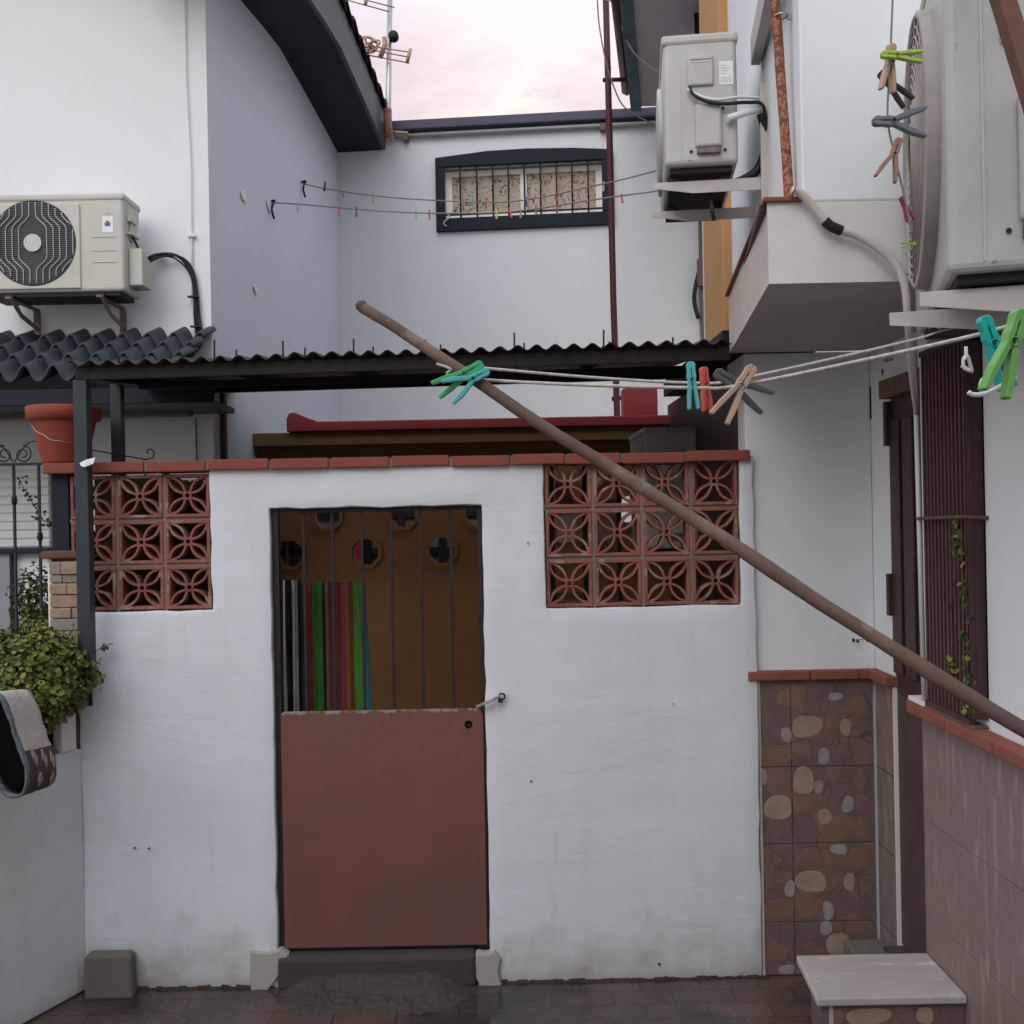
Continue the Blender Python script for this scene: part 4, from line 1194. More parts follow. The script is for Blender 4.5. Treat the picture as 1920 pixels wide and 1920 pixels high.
# upper right far eave: dark soffit with teal fascia
eh = thing('upper_eave', P(1200, 200, 8.8), 'dark rendered underside of a high eave with teal fascia against the sky', 'eave')
e0 = P(1187, 200, 8.9); ez = e0.z
pn_ = P(1166, -20, 1.0); tn = (ez-CAMZ)/(pn_.z-CAMZ)
e1 = Vector((pn_.x*tn, tn, ez))
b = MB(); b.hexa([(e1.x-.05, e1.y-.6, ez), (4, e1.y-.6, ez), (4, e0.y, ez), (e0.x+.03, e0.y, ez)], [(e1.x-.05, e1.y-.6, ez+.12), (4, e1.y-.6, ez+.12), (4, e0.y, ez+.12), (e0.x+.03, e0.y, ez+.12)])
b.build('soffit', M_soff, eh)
ex = (e0.x-e1.x)/(e0.y-e1.y)
def exx(y): return e0.x + ex*(y-e0.y)
b = MB(); y0_, y1_ = e1.y-.6, e0.y+.02
b.hexa([(exx(y0_)-.02, y0_, ez-.035), (exx(y0_)+.07, y0_, ez-.035), (exx(y1_)+.07, y1_, ez-.035), (exx(y1_)-.02, y1_, ez-.035)], [(exx(y0_)-.02, y0_, ez+.16), (exx(y0_)+.07, y0_, ez+.16), (exx(y1_)+.07, y1_, ez+.16), (exx(y1_)-.02, y1_, ez+.16)])
b.build('fascia', M_teal, eh, bevel=.005)
b = MB(); b.tube([(exx(y0_)-.05, y0_, ez+.15), (exx(y1_)-.05, y1_, ez+.15)], .05, 6); b.build('roof_edge', M_mauve, eh)
b = MB(); b.tube([P(1310, 95, 7.2), P(1306, 28, 7.2), P(1345, 26, 7.2)], .022, 6); b.tube([P(1352, 0, 7.1), P(1335, 72, 7.1)], .03, 6)
tag(b.build('hanging_pipe', M_black, origin=P(1306, 28, 7.2)), 'bent dark pipe hanging below the rendered eave beside ochre pillar', 'pipe')

# ochre pillar
op = MB(); yo = 5.3
op.box(X(1350, 300, yo), X(1409, 300, yo+.1), yo, yo+.5, 0, 7.5)
tag(op.build('ochre_pillar', M_ochre, origin=(X(1380, 300, yo), yo, 0), bevel=.01), 'tall ochre painted pillar between rear wall and right house', 'pillar')
tag(MB().box(X(1384, 100, yo-.05), X(1396, 100, yo-.05), yo-.06, yo-.01, 4.4, 7.5).build('ochre_downpipe', mat('brown_ochre', (.32,.13,.03), .6), origin=(1.1, yo, 4.4), bevel=.01), 'darker orange downpipe running up the ochre pillar', 'pipe')

# ------------------------------------------------------------------ inner courtyard
YM = 6.75
mw = thing('mustard_wall', (0, YM, 0), 'mustard inner courtyard wall pierced by octagonal vents under a red coping', 'wall')
mz_top = Z(880, 806, YM-.05)
cell = .2435
row_z = [Z(700, 1035, YM), Z(700, 1035, YM)+cell, Z(700, 1035, YM)+2*cell]
x_first = X(543, 1035, YM)
b = MB()
x_lo = x_first-cell*1.5; x_hi = x_lo+cell*13
def circ_cell(cx, cz_, hole):
    h = cell/2
    if not hole:
        b.box(cx-h, cx+h, YM, YM+.12, cz_-h, cz_+h); return
    n = 24; r = .087
    vs = []; fs = []
    for k in range(n):
        a = 2*math.pi*k/n
        c, s = math.cos(a), math.sin(a); mxx = max(abs(c), abs(s))
        for y in (YM, YM+.12):
            vs.append((cx+r*c, y, cz_+r*s)); vs.append((cx+h*c/mxx, y, cz_+h*s/mxx))
    for k in range(n):
        a, c = 4*k, 4*((k+1) % n)
        fs += [(a, c, c+1, a+1), (a+2, a+3, c+3, c+2), (a, a+2, c+2, c)]
    b.add(vs, fs)
for r in range(3):
    for c in range(13):
        circ_cell(x_lo+cell*(c+.5), row_z[r], (c+r) % 2 == 1)
zb2 = row_z[0]-cell/2; zt2 = row_z[2]+cell/2
b.box(x_lo, x_hi, YM, YM+.12, 0, zb2)
b.box(-2.2, x_lo, YM, YM+.12, 0, zt2)
b.box(x_hi, 2.2, YM, YM+.12, 0, zt2)
b.build('wall_body', M_must, mw)
MB().box(-2.2, 2.2, YM, YM+.12, zt2+.0005, mz_top).build('wall_head', M_must_dim, mw)
for r in range(3):
    for c in range(13):
        if (c+r) % 2 == 0: continue
        cx, cz_ = x_lo+cell*(c+.5), row_z[r]
        vs = []; fs = []; n = 8
        for k in range(n):
            a = R(22.5)+2*math.pi*k/n
            for y in (YM-.02, YM-.001):
                vs.append((cx+.115*math.cos(a), y, cz_+.115*math.sin(a))); vs.append((cx+.090*math.cos(a), y, cz_+.090*math.sin(a)))
        for k in range(n):
            a, q = 4*k, 4*((k+1) % n)
            fs += [(a, q, q+1, a+1), (a, a+2, q+2, q), (a+1, q+1, q+3, a+3)]
        MB().add(vs, fs).build('vent_ring', M_must, mw)
MB().box(X(428, 820, YM-.1), 1.5, YM-.10, YM-.001, mz_top-.085, mz_top).build('cornice', M_must_dim, mw, bevel=.006)
# red coping with curled left end
rx = X(538, 790, YM-.12); c0_ = mz_top+.002; c1_ = c0_+.062
b = MB()
b.prism([(rx, c0_), (1.6, c0_), (1.6, c1_), (rx+.20, c1_), (rx+.12, c1_+.03), (rx+.05, c1_+.062), (rx+.015, c1_+.055), (rx+.0, c1_+.02)], YM-.14, YM+.14)
b.build('red_coping', M_red, mw, bevel=.008)
rb = MB().box(X(1167, 750, YM), X(1231, 750, YM), YM-.05, YM+.1, c1_+.001, Z(1200, 729, YM))
rb.build('red_stub', M_red, mw, bevel=.006)
MB().box(X(1312, 750, YM), X(1338, 750, YM), YM-.05, YM+.1, c1_+.001, Z(1320, 720, YM)).build('red_stub', M_red, mw, bevel=.006)
MB().box(X(1338, 750, YM)+.004, X(1352, 750, YM), YM-.04, YM+.1, c1_+.001, Z(1340, 722, YM)).build('white_stub', M_wall2, mw, bevel=.006)
# patio door beyond the vents
pd = thing('glazed_partition', (-.4, 8.0, 0), 'grey glazed partition with black cross bars glimpsed through the octagonal vents', 'partition')
MB().box(-2.3, .75, 8.0, 8.03, 0, 2.36).build('panel', mat('grey_panel', (.15,.15,.16), .5), pd)
b = MB()
for px in (545, 690, 752, 830): x = X(px, 1000, 8.0); b.box(x-.03, x+.03, 7.96, 7.999, 0, 2.36)
for z in (1.72, 2.0, 2.30): b.box(-2.3, .75, 7.965, 7.998, z-.025, z+.025)
b.build('frame', M_black, pd)
MB().box(-1.62, -1.30, 6.95, 6.97, 1.5, 2.4).build('side_panel', mat('grey_panel', (.13,.135,.14), .5), pd)
x = X(540, 1035, 6.94)
MB().box(-1.62, -1.30, 6.93, 6.949, Z(543, 1040, 6.94), Z(543, 1031, 6.94)).build('cross_bar', M_black, pd)
MB().box(x-.006, x+.006, 6.915, 6.929, 1.5, 2.4).build('upright_bar', M_galv, pd)
tag(MB().box(X(655, 1030, 7.8), X(681, 1030, 7.8), 7.78, 7.80, 1.3, 2.0).build('red_cloth', plastic('red_cloth', (.55,.03,.08)), origin=(X(670,1030,7.8), 7.8, 1.3)), 'red cloth hanging behind the middle vent of mustard wall', 'cloth')

# towels hung inside the gate
def towel(px0, px1, pxb0, pxb1, pyt, pyb, y, m, label, amp, waves, name='beach_towel'):
    b = MB(); nx_, nz_ = 48, 14
    vs = []
    for j in range(nz_+1):
        v = j/nz_
        for i in range(nx_+1):
            u = i/nx_
            px = (px0+(px1-px0)*u)*(1-v)+(pxb0+(pxb1-pxb0)*u)*v
            yy = y + amp*.8*(math.sin(u*waves*2*math.pi+.6*v+.5*math.sin(3*u+2*v))+.4*math.sin(u*waves*4.6*math.pi+v))*(1+.5*v)
            p = P(px, pyt+(pyb-pyt)*v, y); p.y = yy
            vs.append(p)
    fs = []
    for j in range(nz_):
        for i in range(nx_):
            a = j*(nx_+1)+i; fs.append((a, a+1, a+nx_+2, a+nx_+1))
    b.add(vs, fs, 0, True)
    p = P((px0+px1)/2, pyt, y)
    return tag(b.build(name, m, origin=p, recalc=False, solid=.004), label, 'towel', 'towels hung behind the gate')
def stripes(name, stops, width):
    m, nt, b = newmat(name)
    t = nt.nodes.new('ShaderNodeTexCoord'); sep = nt.nodes.new('ShaderNodeSeparateXYZ')
    nt.links.new(t.outputs['Generated'], sep.inputs[0])
    rn = nt.nodes.new('ShaderNodeValToRGB'); rn.color_ramp.interpolation = 'CONSTANT'
    e = rn.color_ramp.elements
    while len(e) < len(stops): e.new(.5)
    for i, (p, c) in enumerate(stops): e[i].position = p; e[i].color = (*c, 1)
    nt.links.new(sep.outputs[0], rn.inputs[0])
    cc_ = mixc(nt, ramp(nt, noise_n(nt, coords(nt, (6,6,1.5)), 5, 4), [(.4, 0), (.65, .4)]), rn.outputs[0], (.14,.12,.11)); nt.links.new(cc_, b.inputs['Base Color'])
    b.inputs['Roughness'].default_value = .95
    bump(nt, b, noise_n(nt, coords(nt), 300, 3), .5, .002)
    return m
K = (.012,.012,.016); GW = (.72,.72,.75)
t1 = stripes('monochrome_stripes', [(0, GW), (.14, K), (.34, GW), (.44, K), (.66, GW), (.90, K)], 1)
t2 = stripes('bright_stripes', [(0, (.03,.22,.15)), (.16, (.42,.05,.045)), (.38, (.12,.50,.08)), (.62, (.06,.05,.04)), (.74, (.34,.24,.20)), (.82, (.40,.06,.07))], 1)
t3 = stripes('rainbow_stripes', [(0, (.42,.06,.09)), (.30, (.44,.15,.045)), (.48, (.16,.50,.08)), (.74, (.22,.30,.07)), (.80, (.03,.28,.40)), (.95, (.3,.5,.55))], 1)
towel(523, 562, 520, 568, 1088, 1420, 5.25, t1, 'black and white striped towel hanging behind the gate bars', .014, 2.2)
towel(560, 628, 570, 632, 1092, 1420, 5.30, t2, 'green and red striped beach towel hanging behind the gate', .018, 2.1)
towel(630, 684, 633, 704, 1092, 1420, 5.28, t3, 'rainbow striped towel with turquoise edge hanging behind the gate', .018, 1.8)
tag(MB().tube([P(400, 1092, 5.28), P(640, 1091, 5.28), P(900, 1072, 5.28), P(1100, 1060, 5.3)], .0025, 5).build('washing_line', M_thin, origin=P(640, 1091, 5.28)), 'thin washing line behind the gate carrying striped towels', 'washing line')
# clutter seen through the right lattice
cl_ = thing('storage_shelf', (X(1080, 1000, 5.9), 5.9, 0), 'dim shelf rack with grey boxes seen through the right lattice', 'shelf')
for px in (1035, 1096, 1160): 
    x = X(px, 1000, 5.9); MB().box(x-.012, x+.012, 5.85, 5.88, 0, 2.25).build('upright', M_black, cl_)
for py in (940, 1020, 1120):
    MB().box(X(1030, py, 5.9), X(1165, py, 5.9), 5.86, 6.2, Z(1100, py, 5.9)-.01, Z(1100, py, 5.9)+.008).build('shelf_board', M_woodp, cl_, bevel=.002)
for (a_, c_, t_, q_, m_, lb) in ((1040, 1072, 905, 938, M_conc2, 'small grey box on the upper shelf behind the lattice'), (1110, 1150, 965, 1018, M_fieldst2, 'pale carton on the middle shelf behind the lattice'), (1045, 1080, 965, 1018, M_acw2, 'white tub on the middle shelf behind the lattice')):
    zb3 = Z(1100, 940 if q_ < 1000 else 1020, 5.9)+.009
    tag(MB().box(X(a_, t_, 5.92), X(c_, t_, 5.92), 5.9, 6.05, zb3, Z(a_, t_, 5.92)).build('storage_box', m_, origin=(X(a_, t_, 5.92), 5.9, zb3), bevel=.006), lb, 'box')
tag(MB().tube([P(1371, 1500, 5.4), P(1364, 740, 5.4)], .016, 8).build('green_pole', M_green_pole, origin=P(1371, 1500, 5.4)), 'dull green pole standing in the courtyard behind the coping end', 'pole')

# ------------------------------------------------------------------ right house
rh = thing('right_house', (1.0, 4.5, 0), 'white right-hand house with overhanging upper floor, brown door and tiled plinth', 'house')
RX = 1.45
YR = 4.5
zpl = Z(1530, 1283, YR)      # plinth top (coping bottom ~ 1.26)
xr0 = X(1424, 1300, YR)-.02; xr1 = 1.545
b = MB()
zu = 2.66
# front-facing lower wall, side return, inner courtyard side
b.box(xr0-.02, xr1, YR+.0, YR+.35, 0, zu)
b.build('lower_wall', M_wall2, rh, bevel=.004)
MB().box(xr0-.021, xr0+.12, YR+.351, 6.7, 0, zu).build('inner_side_wall', M_brown, rh)
MB().box(xr0-.022, xr0-.006, YR+.14, YR+.349, 0, zu-.1).build('brown_jamb', M_brown, rh)
MB().box(xb+.004, xr0+.3, 4.49, 6.24, 2.668, 2.76).build('roof_end_board', M_black, rh)
MB().box(xr1+.001, xr1+.2, 4.27, YR+.34, 0, zu-.001).build('return_wall', M_wall2, rh, bevel=.004)
# big right wall with window and door openings  (door y 3.71..4.27, window y 3.2..3.68)
yd = 3.71
wy0, wy1 = 3.215, 3.64; wzz0, wzz1 = 1.33, 2.60
b = MB()
b.box(RX, RX+.25, -3.0, wy0, 0, 7)
b.box(RX, RX+.25, wy1, yd, 0, zu-.001)
b.box(RX, RX+.25, wy0, wy1, 0, wzz0)
b.box(RX, RX+.25, wy0, wy1, wzz1, zu-.001)
b.build('right_wall', M_wall2, rh)
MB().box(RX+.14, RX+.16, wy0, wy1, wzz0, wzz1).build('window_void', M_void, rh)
# door
dz0, dz1 = .40, 2.43
dr = MB().box(RX+.10, RX+.15, yd-.01, 4.275, 1.24, dz1).build('door', M_brown, rh)
for i in range(4):
    y_ = yd+.04+i*.14
    MB().box(RX+.088, RX+.0995, y_, y_+.10, 1.32, dz1-.09).build('door_panel', M_brown, dr, bevel=.004)
MB().box(RX+.10, RX+.15, yd-.01, 4.275, .217, 1.238).build('door_lower_panel', M_brownl, rh, bevel=.004)
MB().box(RX+.055, RX+.16, yd-.01, 4.285, dz1+.001, dz1+.075).build('door_lintel', M_woodp, rh, bevel=.004)
MB().box(RX+.07, RX+.11, 4.255, 4.285, 2.24, 2.42).build('hinge_block', M_brown, rh, bevel=.003)
MB().box(RX+.07, RX+.11, 4.255, 4.285, 1.55, 1.72).build('hinge_block', M_brown, rh, bevel=.003)
MB().box(RX+.096, RX+.24, yd+.001, 4.27, dz1+.08, zu-.002).build('over_door_wall', M_wall2, rh)
MB().box(RX+.02, RX+.4, yd, 4.25, -.01, .215).build('door_threshold', M_brownl, rh)
# upper floor
xuf = X(1503, 300, 3.1); xul = lambda y: xuf+.1185*(y-3.1)
b = MB()
b.hexa([(xuf, 3.1, 2.9), (RX+.25, 3.1, 2.9), (RX+.25, 7.5, 2.9), (xul(7.5), 7.5, 2.9)], [(xuf, 3.1, 7), (RX+.25, 3.1, 7), (RX+.25, 7.5, 7), (xul(7.5), 7.5, 7)])
b.build('upper_wall', M_wall2, rh, bevel=.006)
xbf, xbb = X(1440, 450, 3.1), X(1369, 620, 4.45)
b = MB()
zl0, zl1 = Z(1500, 531, 3.1), 2.899
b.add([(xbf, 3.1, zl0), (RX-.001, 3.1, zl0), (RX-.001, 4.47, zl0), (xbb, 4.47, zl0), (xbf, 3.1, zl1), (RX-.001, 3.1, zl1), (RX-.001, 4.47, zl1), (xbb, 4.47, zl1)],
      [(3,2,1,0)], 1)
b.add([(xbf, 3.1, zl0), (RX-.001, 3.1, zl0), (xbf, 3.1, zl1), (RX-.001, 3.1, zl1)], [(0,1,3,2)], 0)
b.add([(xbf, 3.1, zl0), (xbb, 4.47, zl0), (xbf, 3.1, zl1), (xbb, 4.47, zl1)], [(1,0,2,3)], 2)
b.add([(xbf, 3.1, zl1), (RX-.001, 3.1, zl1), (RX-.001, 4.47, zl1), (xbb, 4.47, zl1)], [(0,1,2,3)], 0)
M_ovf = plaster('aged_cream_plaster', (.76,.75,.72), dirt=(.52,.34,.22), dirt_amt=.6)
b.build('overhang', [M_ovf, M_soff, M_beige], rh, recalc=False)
b = MB()
zt_ = zl1
b.hexa([(xbf-.015, 3.085, zt_), (xuf-.001, 3.085, zt_), (xuf+.15, 4.47, zt_), (xbb-.015, 4.47, zt_)], [(xbf-.015, 3.085, zt_+.014), (xuf-.001, 3.085, zt_+.014), (xuf+.15, 4.47, zt_+.014), (xbb-.015, 4.47, zt_+.014)])
b.build('ledge_tile', M_brick2, rh, bevel=.003)
b = MB(); b.hexa([(xbf-.018, 3.12, zt_-.02), (xbf-.002, 3.12, zt_-.02), (xbb-.002, 4.2, zt_-.02), (xbb-.022, 4.2, zt_-.02)], [(xbf-.018, 3.12, zt_-.001), (xbf-.002, 3.12, zt_-.001), (xbb-.002, 4.2, zt_-.001), (xbb-.022, 4.2, zt_-.001)])
b.build('drip_edge', M_brown, rh)
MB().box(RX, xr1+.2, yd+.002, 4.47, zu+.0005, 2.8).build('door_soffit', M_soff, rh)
# second balcony underside far up at the left of the upper wall
b = MB()
p0 = P(1408, 122, 4.0); p1 = P(1440, -30, 3.2); p2 = P(1462, -30, 3.2); p3 = P(1425, 122, 4.0)
b.hexa([p0, p3, p2+Vector((0,0,0)), p1], [p+Vector((0,0,.1)) for p in (p0, p3, p2, p1)])
b.build('balcony_edge', M_soff, rh)
# tiled plinth on the front-facing wall
pl = thing('tiled_plinth', (xr0, YR, 0), 'flagstone-patterned tile plinth with tan and grey pebbles beneath orange coping', 'tiled plinth')
tx0, tx1 = X(1429, 1500, YR-.015), X(1640, 1500, YR-.015)
zhor = [-.0, .263, .593, .923, 1.253]
zhor = [Z(1500, p_, YR-.015) for p_ in (1850, 1728, 1581, 1437)] + [1.262]
zhor[0] = 0
vx = [tx0, X(1485.5, 1500, YR-.015), tx1]
MB().box(tx0, tx1, YR-.008, YR-.001, 0, 1.262).build('grout_bed', M_grout, pl)
b = MB()
for i in range(len(zhor)-1):
    for j in range(2):
        b.box(vx[j]+.0015, vx[j+1]-.0015, YR-.016, YR-.006, zhor[i]+.0015, zhor[i+1]-.0015)
def pebble(px, py, rx_, rz_, m, rot=0, y=YR-.016, mb=None):
    c = P(px, py, y); n = 16; k = y/F
    poly = []
    rr3 = random.Random(int(px*7+py))
    ph0 = rr3.uniform(0, 6)
    for i in range(n):
        a = 2*math.pi*i/n
        q = 1+.07*math.sin(2*a+ph0)+.05*math.sin(3*a+ph0*2)
        sq = 1.0/max(.001, (abs(math.cos(a))**2.6+abs(math.sin(a))**2.6)**(1/2.6))
        x = rx_*k*math.cos(a)*q*sq; z = rz_*k*math.sin(a)*q*sq
        cr, sr = math.cos(R(rot)), math.sin(R(rot))
        poly.append((c.x+x*cr-z*sr, c.z+x*sr+z*cr))
    mb.prism(poly, y-.0012, y+.001, mi=m+1)
pm = b
S = 540/1525.0
def pc_(cx, cy, rx_, rz_, m, rot=0): pebble(1380+cx*S, 1240+cy*S, rx_*S, rz_*S, m, rot, mb=pm)
for a in ((375,345,78,60,0),(581,348,28,46,0,-8),(267,388,28,40,1),(465,503,28,47,1),(358,632,58,70,0),(437,664,24,34,1),(222,775,78,60,0),(383,752,78,56,2),(593,757,28,46,1,-12),(470,823,40,38,0,20),
          (545,996,44,28,1),(397,1165,78,60,0),(601,1168,28,48,0,-8),(285,1205,28,42,1),(488,1320,28,48,1),(478,1412,32,38,1),(546,1505,62,68,0),(270,1632,45,24,1),(525,186,38,22,1),(132,240,22,56,2),(645,240,60,50,2),
          (215,495,75,52,2),(143,610,20,44,1),(570,880,60,68,2),(665,880,30,60,2),(655,1045,58,60,2),(150,1060,22,60,2),(230,1310,75,52,2),(380,1290,60,68,2),(540,1405,34,22,2)):
    pc_(*a)
tl_ = b.build('tile_face', [M_flag, M_pebt, M_pebg, M_pebo], pl, bevel=.0008, seg=1)
MB().box(tx0-.012, tx0-.001, YR-.022, YR-.001, 0, 1.262).build('edge_strip', M_marble, pl)
MB().box(xr1-.008, xr1, 4.275, YR-.017, 0, 1.262).build('return_tile', M_streak, pl)
MB().box(xr1-.010, xr1+.03, 4.262, 4.274, 0, 1.262).build('grout_strip', M_frame, pl)
for z in zhor[1:4]: MB().box(xr1-.0095, xr1-.0085, 4.276, YR-.018, z-.002, z+.002).build('grout_line', M_grout, pl)
# coping on plinth
zp1 = 1.262; zp2 = zp1+.040
for a_, c_ in ((1404, 1520), (1521, 1612)):
    MB().box(X(a_, 1283, YR-.05)+.001, X(c_, 1283, YR-.05)-.001, YR-.048, YR-.001, zp1+.001, zp2).build('coping_tile', M_brick2, pl, bevel=.005)
MB().prism([(X(1612, 1283, YR-.05)+.001, YR-.048), (xr1-.045, YR-.048), (xr1-.045, 4.25), (xr1+.01, 4.25), (xr1+.01, YR-.001), (X(1612, 1283, YR-.05)+.001, YR-.001)], zp1+.001, zp2, 'z').build('coping_tile', M_brick2, pl, bevel=.005)

# right wall tile dado
rd = thing('tiled_dado', (RX, 3.0, 0), 'long right-hand wall dado of streaked brown tiles under an orange coping', 'tiled dado')
MB().box(RX-.008, RX-.001, -2.5, yd-.001, 0, 1.262).build('grout_bed', M_grout, rd)
b = MB(); y = yd
zr = [0, .225, .557, .892, 1.262]
while y > -2.4:
    y2_ = y-.50
    for a_, c_ in zip(zr, zr[1:]):
        b.box(RX-.015, RX-.006, y2_+.001, y-.001, a_+.0012, c_-.0012)
    y = y2_
b.build('tile_face', M_streak, rd, bevel=.001, seg=1)
y = yd+.03; i = 0
while y > -2.3:
    MB().box(RX-.062, RX-.0005, y-.333, y-.003, zp1+.001, zp2+.004).build('coping_tile', M_brick2, rd, bevel=.006)
    y -= .336; i += 1
MB().box(RX-.03, RX-.0165, 3.18, 3.26, 0, .36).build('grey_patch', M_conc2, rd, bevel=.004)

# window grille box on the right wall
wg = thing('window_grille', (RX, 3.4, 1.31), 'tall dark brown barred window grille with creeper, above the orange coping', 'window grille')
M_brownb = mat('bar_brown_paint', (.085,.042,.040), .45, c2=(.12,.065,.06), vs=10, amt=.6, bs=.2)
gxo = RX-.045
zgb, zgt = 1.335, 2.50
yA0, yA1 = 3.235, 3.58
nb = 12
for i in range(nb):
    y = yA0+.012+(yA1-yA0-.024)*i/(nb-1)
    MB().box(gxo-.0045, gxo+.0045, y-.0055, y+.0055, zgb, zgt).build('bar', M_brownb, wg)
MB().box(gxo-.008, gxo+.008, yA0-.002, yA1+.002, zgb-.018, zgb-.0005).build('rail', M_brown, wg)
MB().box(gxo-.008, gxo+.008, yA0-.002, yA1+.002, zgt+.0005, zgt+.018).build('rail', M_brown, wg)
MB().box(gxo+.012, RX-.001, yA0-.012, yA0-.001, zgb, zgt).box(gxo-.006, gxo+.011, yA0-.012, yA0-.0065, zgb, zgt).build('side_plate', M_brown, wg)
for i in range(4):
    x = gxo+.012+i*.008
    MB().box(x-.003, x+.003, yA1-.01, yA1, zgb, zgt).build('side_bar', M_brown, wg)
MB().box(gxo-.01, RX-.001, yA0-.02, yA1, zgb-.05, zgb-.0185).build('base_tray', M_woodp, wg, bevel=.003)
zr_ = 1.955
MB().tube([(RX-.01, yA1+.03, zr_), (gxo-.02, yA1, zr_-.004), (gxo-.02, yA0, zr_+.004), (RX, yA0-.04, zr_)], .006, 6).build('tie_rod', M_woodp, wg)
M_inner = mat('shutter_behind', (.07,.035,.035), .6, bs=.2, sc=(1,20,.5))

# leaves
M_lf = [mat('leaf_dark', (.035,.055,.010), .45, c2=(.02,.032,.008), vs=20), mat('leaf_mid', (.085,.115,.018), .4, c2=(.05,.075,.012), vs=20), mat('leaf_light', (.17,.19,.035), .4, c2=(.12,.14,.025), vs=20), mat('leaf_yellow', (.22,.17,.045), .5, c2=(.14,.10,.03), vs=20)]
M_stem = mat('stem', (.09,.06,.035), .8)
def leaf(mb, p, size, nrm, mi, up=None):
    n = Vector(nrm).normalized(); t = n.orthogonal().normalized()
    t = Matrix.Rotation(random.uniform(0, 6.28), 3, n) @ t; s = n.cross(t)
    L, Wd = size, size*.72
    pts = [p, p+t*L*.30+s*Wd*.42+n*L*.06, p+t*L*.68+s*Wd*.44+n*L*.05, p+t*L-n*L*.05, p+t*L*.68-s*Wd*.44+n*L*.05, p+t*L*.30-s*Wd*.42+n*L*.06, p+t*L*.5-n*L*.03]
    mb.add(pts, [(0,1,6),(1,2,6),(2,3,6),(3,4,6),(4,5,6),(5,0,6)], mi, True)
def bush(name, c, rad, nleaf, size, label, cat, seed, weights=(4,4,3,1), trunk=True, base=None, group=None, flat=.45):
    random.seed(seed)
    r = thing(name, base or (c[0], c[1], c[2]-rad[2]), label, cat, group)
    f = MB()
    for k in range(nleaf):
        d = Vector((random.gauss(0,1), random.gauss(0,1), random.gauss(0,1))).normalized()
        q = random.random()**flat
        nn = 1+.24*noise.noise(d*2.4+Vector((seed,0,0)))+.12*noise.noise(d*6+Vector((0,seed,0)))
        p = Vector((c[0]+d.x*rad[0]*q*nn, c[1]+d.y*rad[1]*q*nn, c[2]+d.z*rad[2]*q*nn))
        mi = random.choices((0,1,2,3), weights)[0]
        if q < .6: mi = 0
        nr = (d+Vector((random.uniform(-.7,.7), random.uniform(-.7,.7), random.uniform(-.3,.9)))).normalized()
        leaf(f, p, size*random.uniform(.45,1.25), nr, mi)
    shoots = []
    if nleaf > 5000:
        for k in range(26):
            d = Vector((random.uniform(-1,1), random.uniform(-.9,.2), random.uniform(.1,1.0))).normalized()
            p0 = Vector((c[0]+d.x*rad[0]*.9, c[1]+d.y*rad[1]*.9, c[2]+d.z*rad[2]*.9)); p1 = p0+d*random.uniform(.03,.075)+Vector((0,0,random.uniform(0,.03)))
            shoots.append((p0, p1))
            for q in (.3,.5,.7,.9,1): leaf(f, p0.lerp(p1, q), size*random.uniform(.5,.8), (random.uniform(-1,1), random.uniform(-1,0), random.uniform(0,1)), random.choice((1,2,3)))
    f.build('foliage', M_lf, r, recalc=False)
    b = MB()
    for p0, p1 in shoots: b.tube([p0, p1], [.0016, .0009], 4)
    bb = Vector(base or (c[0], c[1], c[2]-rad[2]))
    for k in range(9):
        d = Vector((random.uniform(-1,1), random.uniform(-1,1), random.uniform(.2,1)))
        e = Vector((c[0]+d.x*rad[0]*.8, c[1]+d.y*rad[1]*.8, c[2]+d.z*rad[2]*.8))
        b.tube([bb+Vector((random.uniform(-.02,.02), 0, 0)), bb.lerp(e, .5)+Vector((0,0,.02)), e], [.006,.004,.002], 5)
    b.build('stem', M_stem, r)
    return r
# planter on low wall
lw = thing('low_garden_wall', (-1.82, 4.4, 0), 'low pinkish plastered garden wall angling away at the left', 'wall')
c_ = P(158, 1640, YG-.002); lxc = c_.x
LD = Vector((-.397, -.918, 0)); LN = Vector((-.918, .397, 0))   # along wall towards camera-left, outward (away from yard)
zlw = Z(150, 1404, YG)
pA = Vector((lxc, YG, 0)); pB = pA+LD*2.6
b = MB()
for q0, q1 in ((0, .14),):
    b.hexa([pA, pA+LN*.22+Vector((0,0.0,0)), pB+LN*.22, pB], [p+Vector((0,0,zlw)) for p in (pA, pA+LN*.22, pB+LN*.22, pB)])
b.build('wall_face', M_low, lw, bevel=.008)
# lattice planter box on it
pln = thing('planter_box', P(110, 1400, 4.4), 'terracotta lattice planter with white end post on the low wall', 'planter')
zp_t = Z(140, 1345, 4.38)
e0_ = pA+LD*.03+LN*.012; 
def lbox(s0, s1, t0, t1, z0, z1):
    return MB().hexa([pA+LD*s0+LN*t0+Vector((0,0,z0)), pA+LD*s0+LN*t1+Vector((0,0,z0)), pA+LD*s1+LN*t1+Vector((0,0,z0)), pA+LD*s1+LN*t0+Vector((0,0,z0))],
                     [pA+LD*s0+LN*t0+Vector((0,0,z1)), pA+LD*s0+LN*t1+Vector((0,0,z1)), pA+LD*s1+LN*t1+Vector((0,0,z1)), pA+LD*s1+LN*t0+Vector((0,0,z1))])
lbox(.02, .10, .008, .07, zlw+.001, zlw+.155).build('end_post', M_frame, pln, bevel=.006)
lbox(.101, 1.2, .03, .07, zlw+.001, zlw+.012).build('sill', M_block, pln)
lbox(.101, 1.2, .03, .07, zlw+.15, zlw+.165).build('top_rail', M_block, pln)
lbox(.101, 1.2, .055, .06, zlw+.013, zlw+.149).build('liner', M_void, pln)
b = MB()
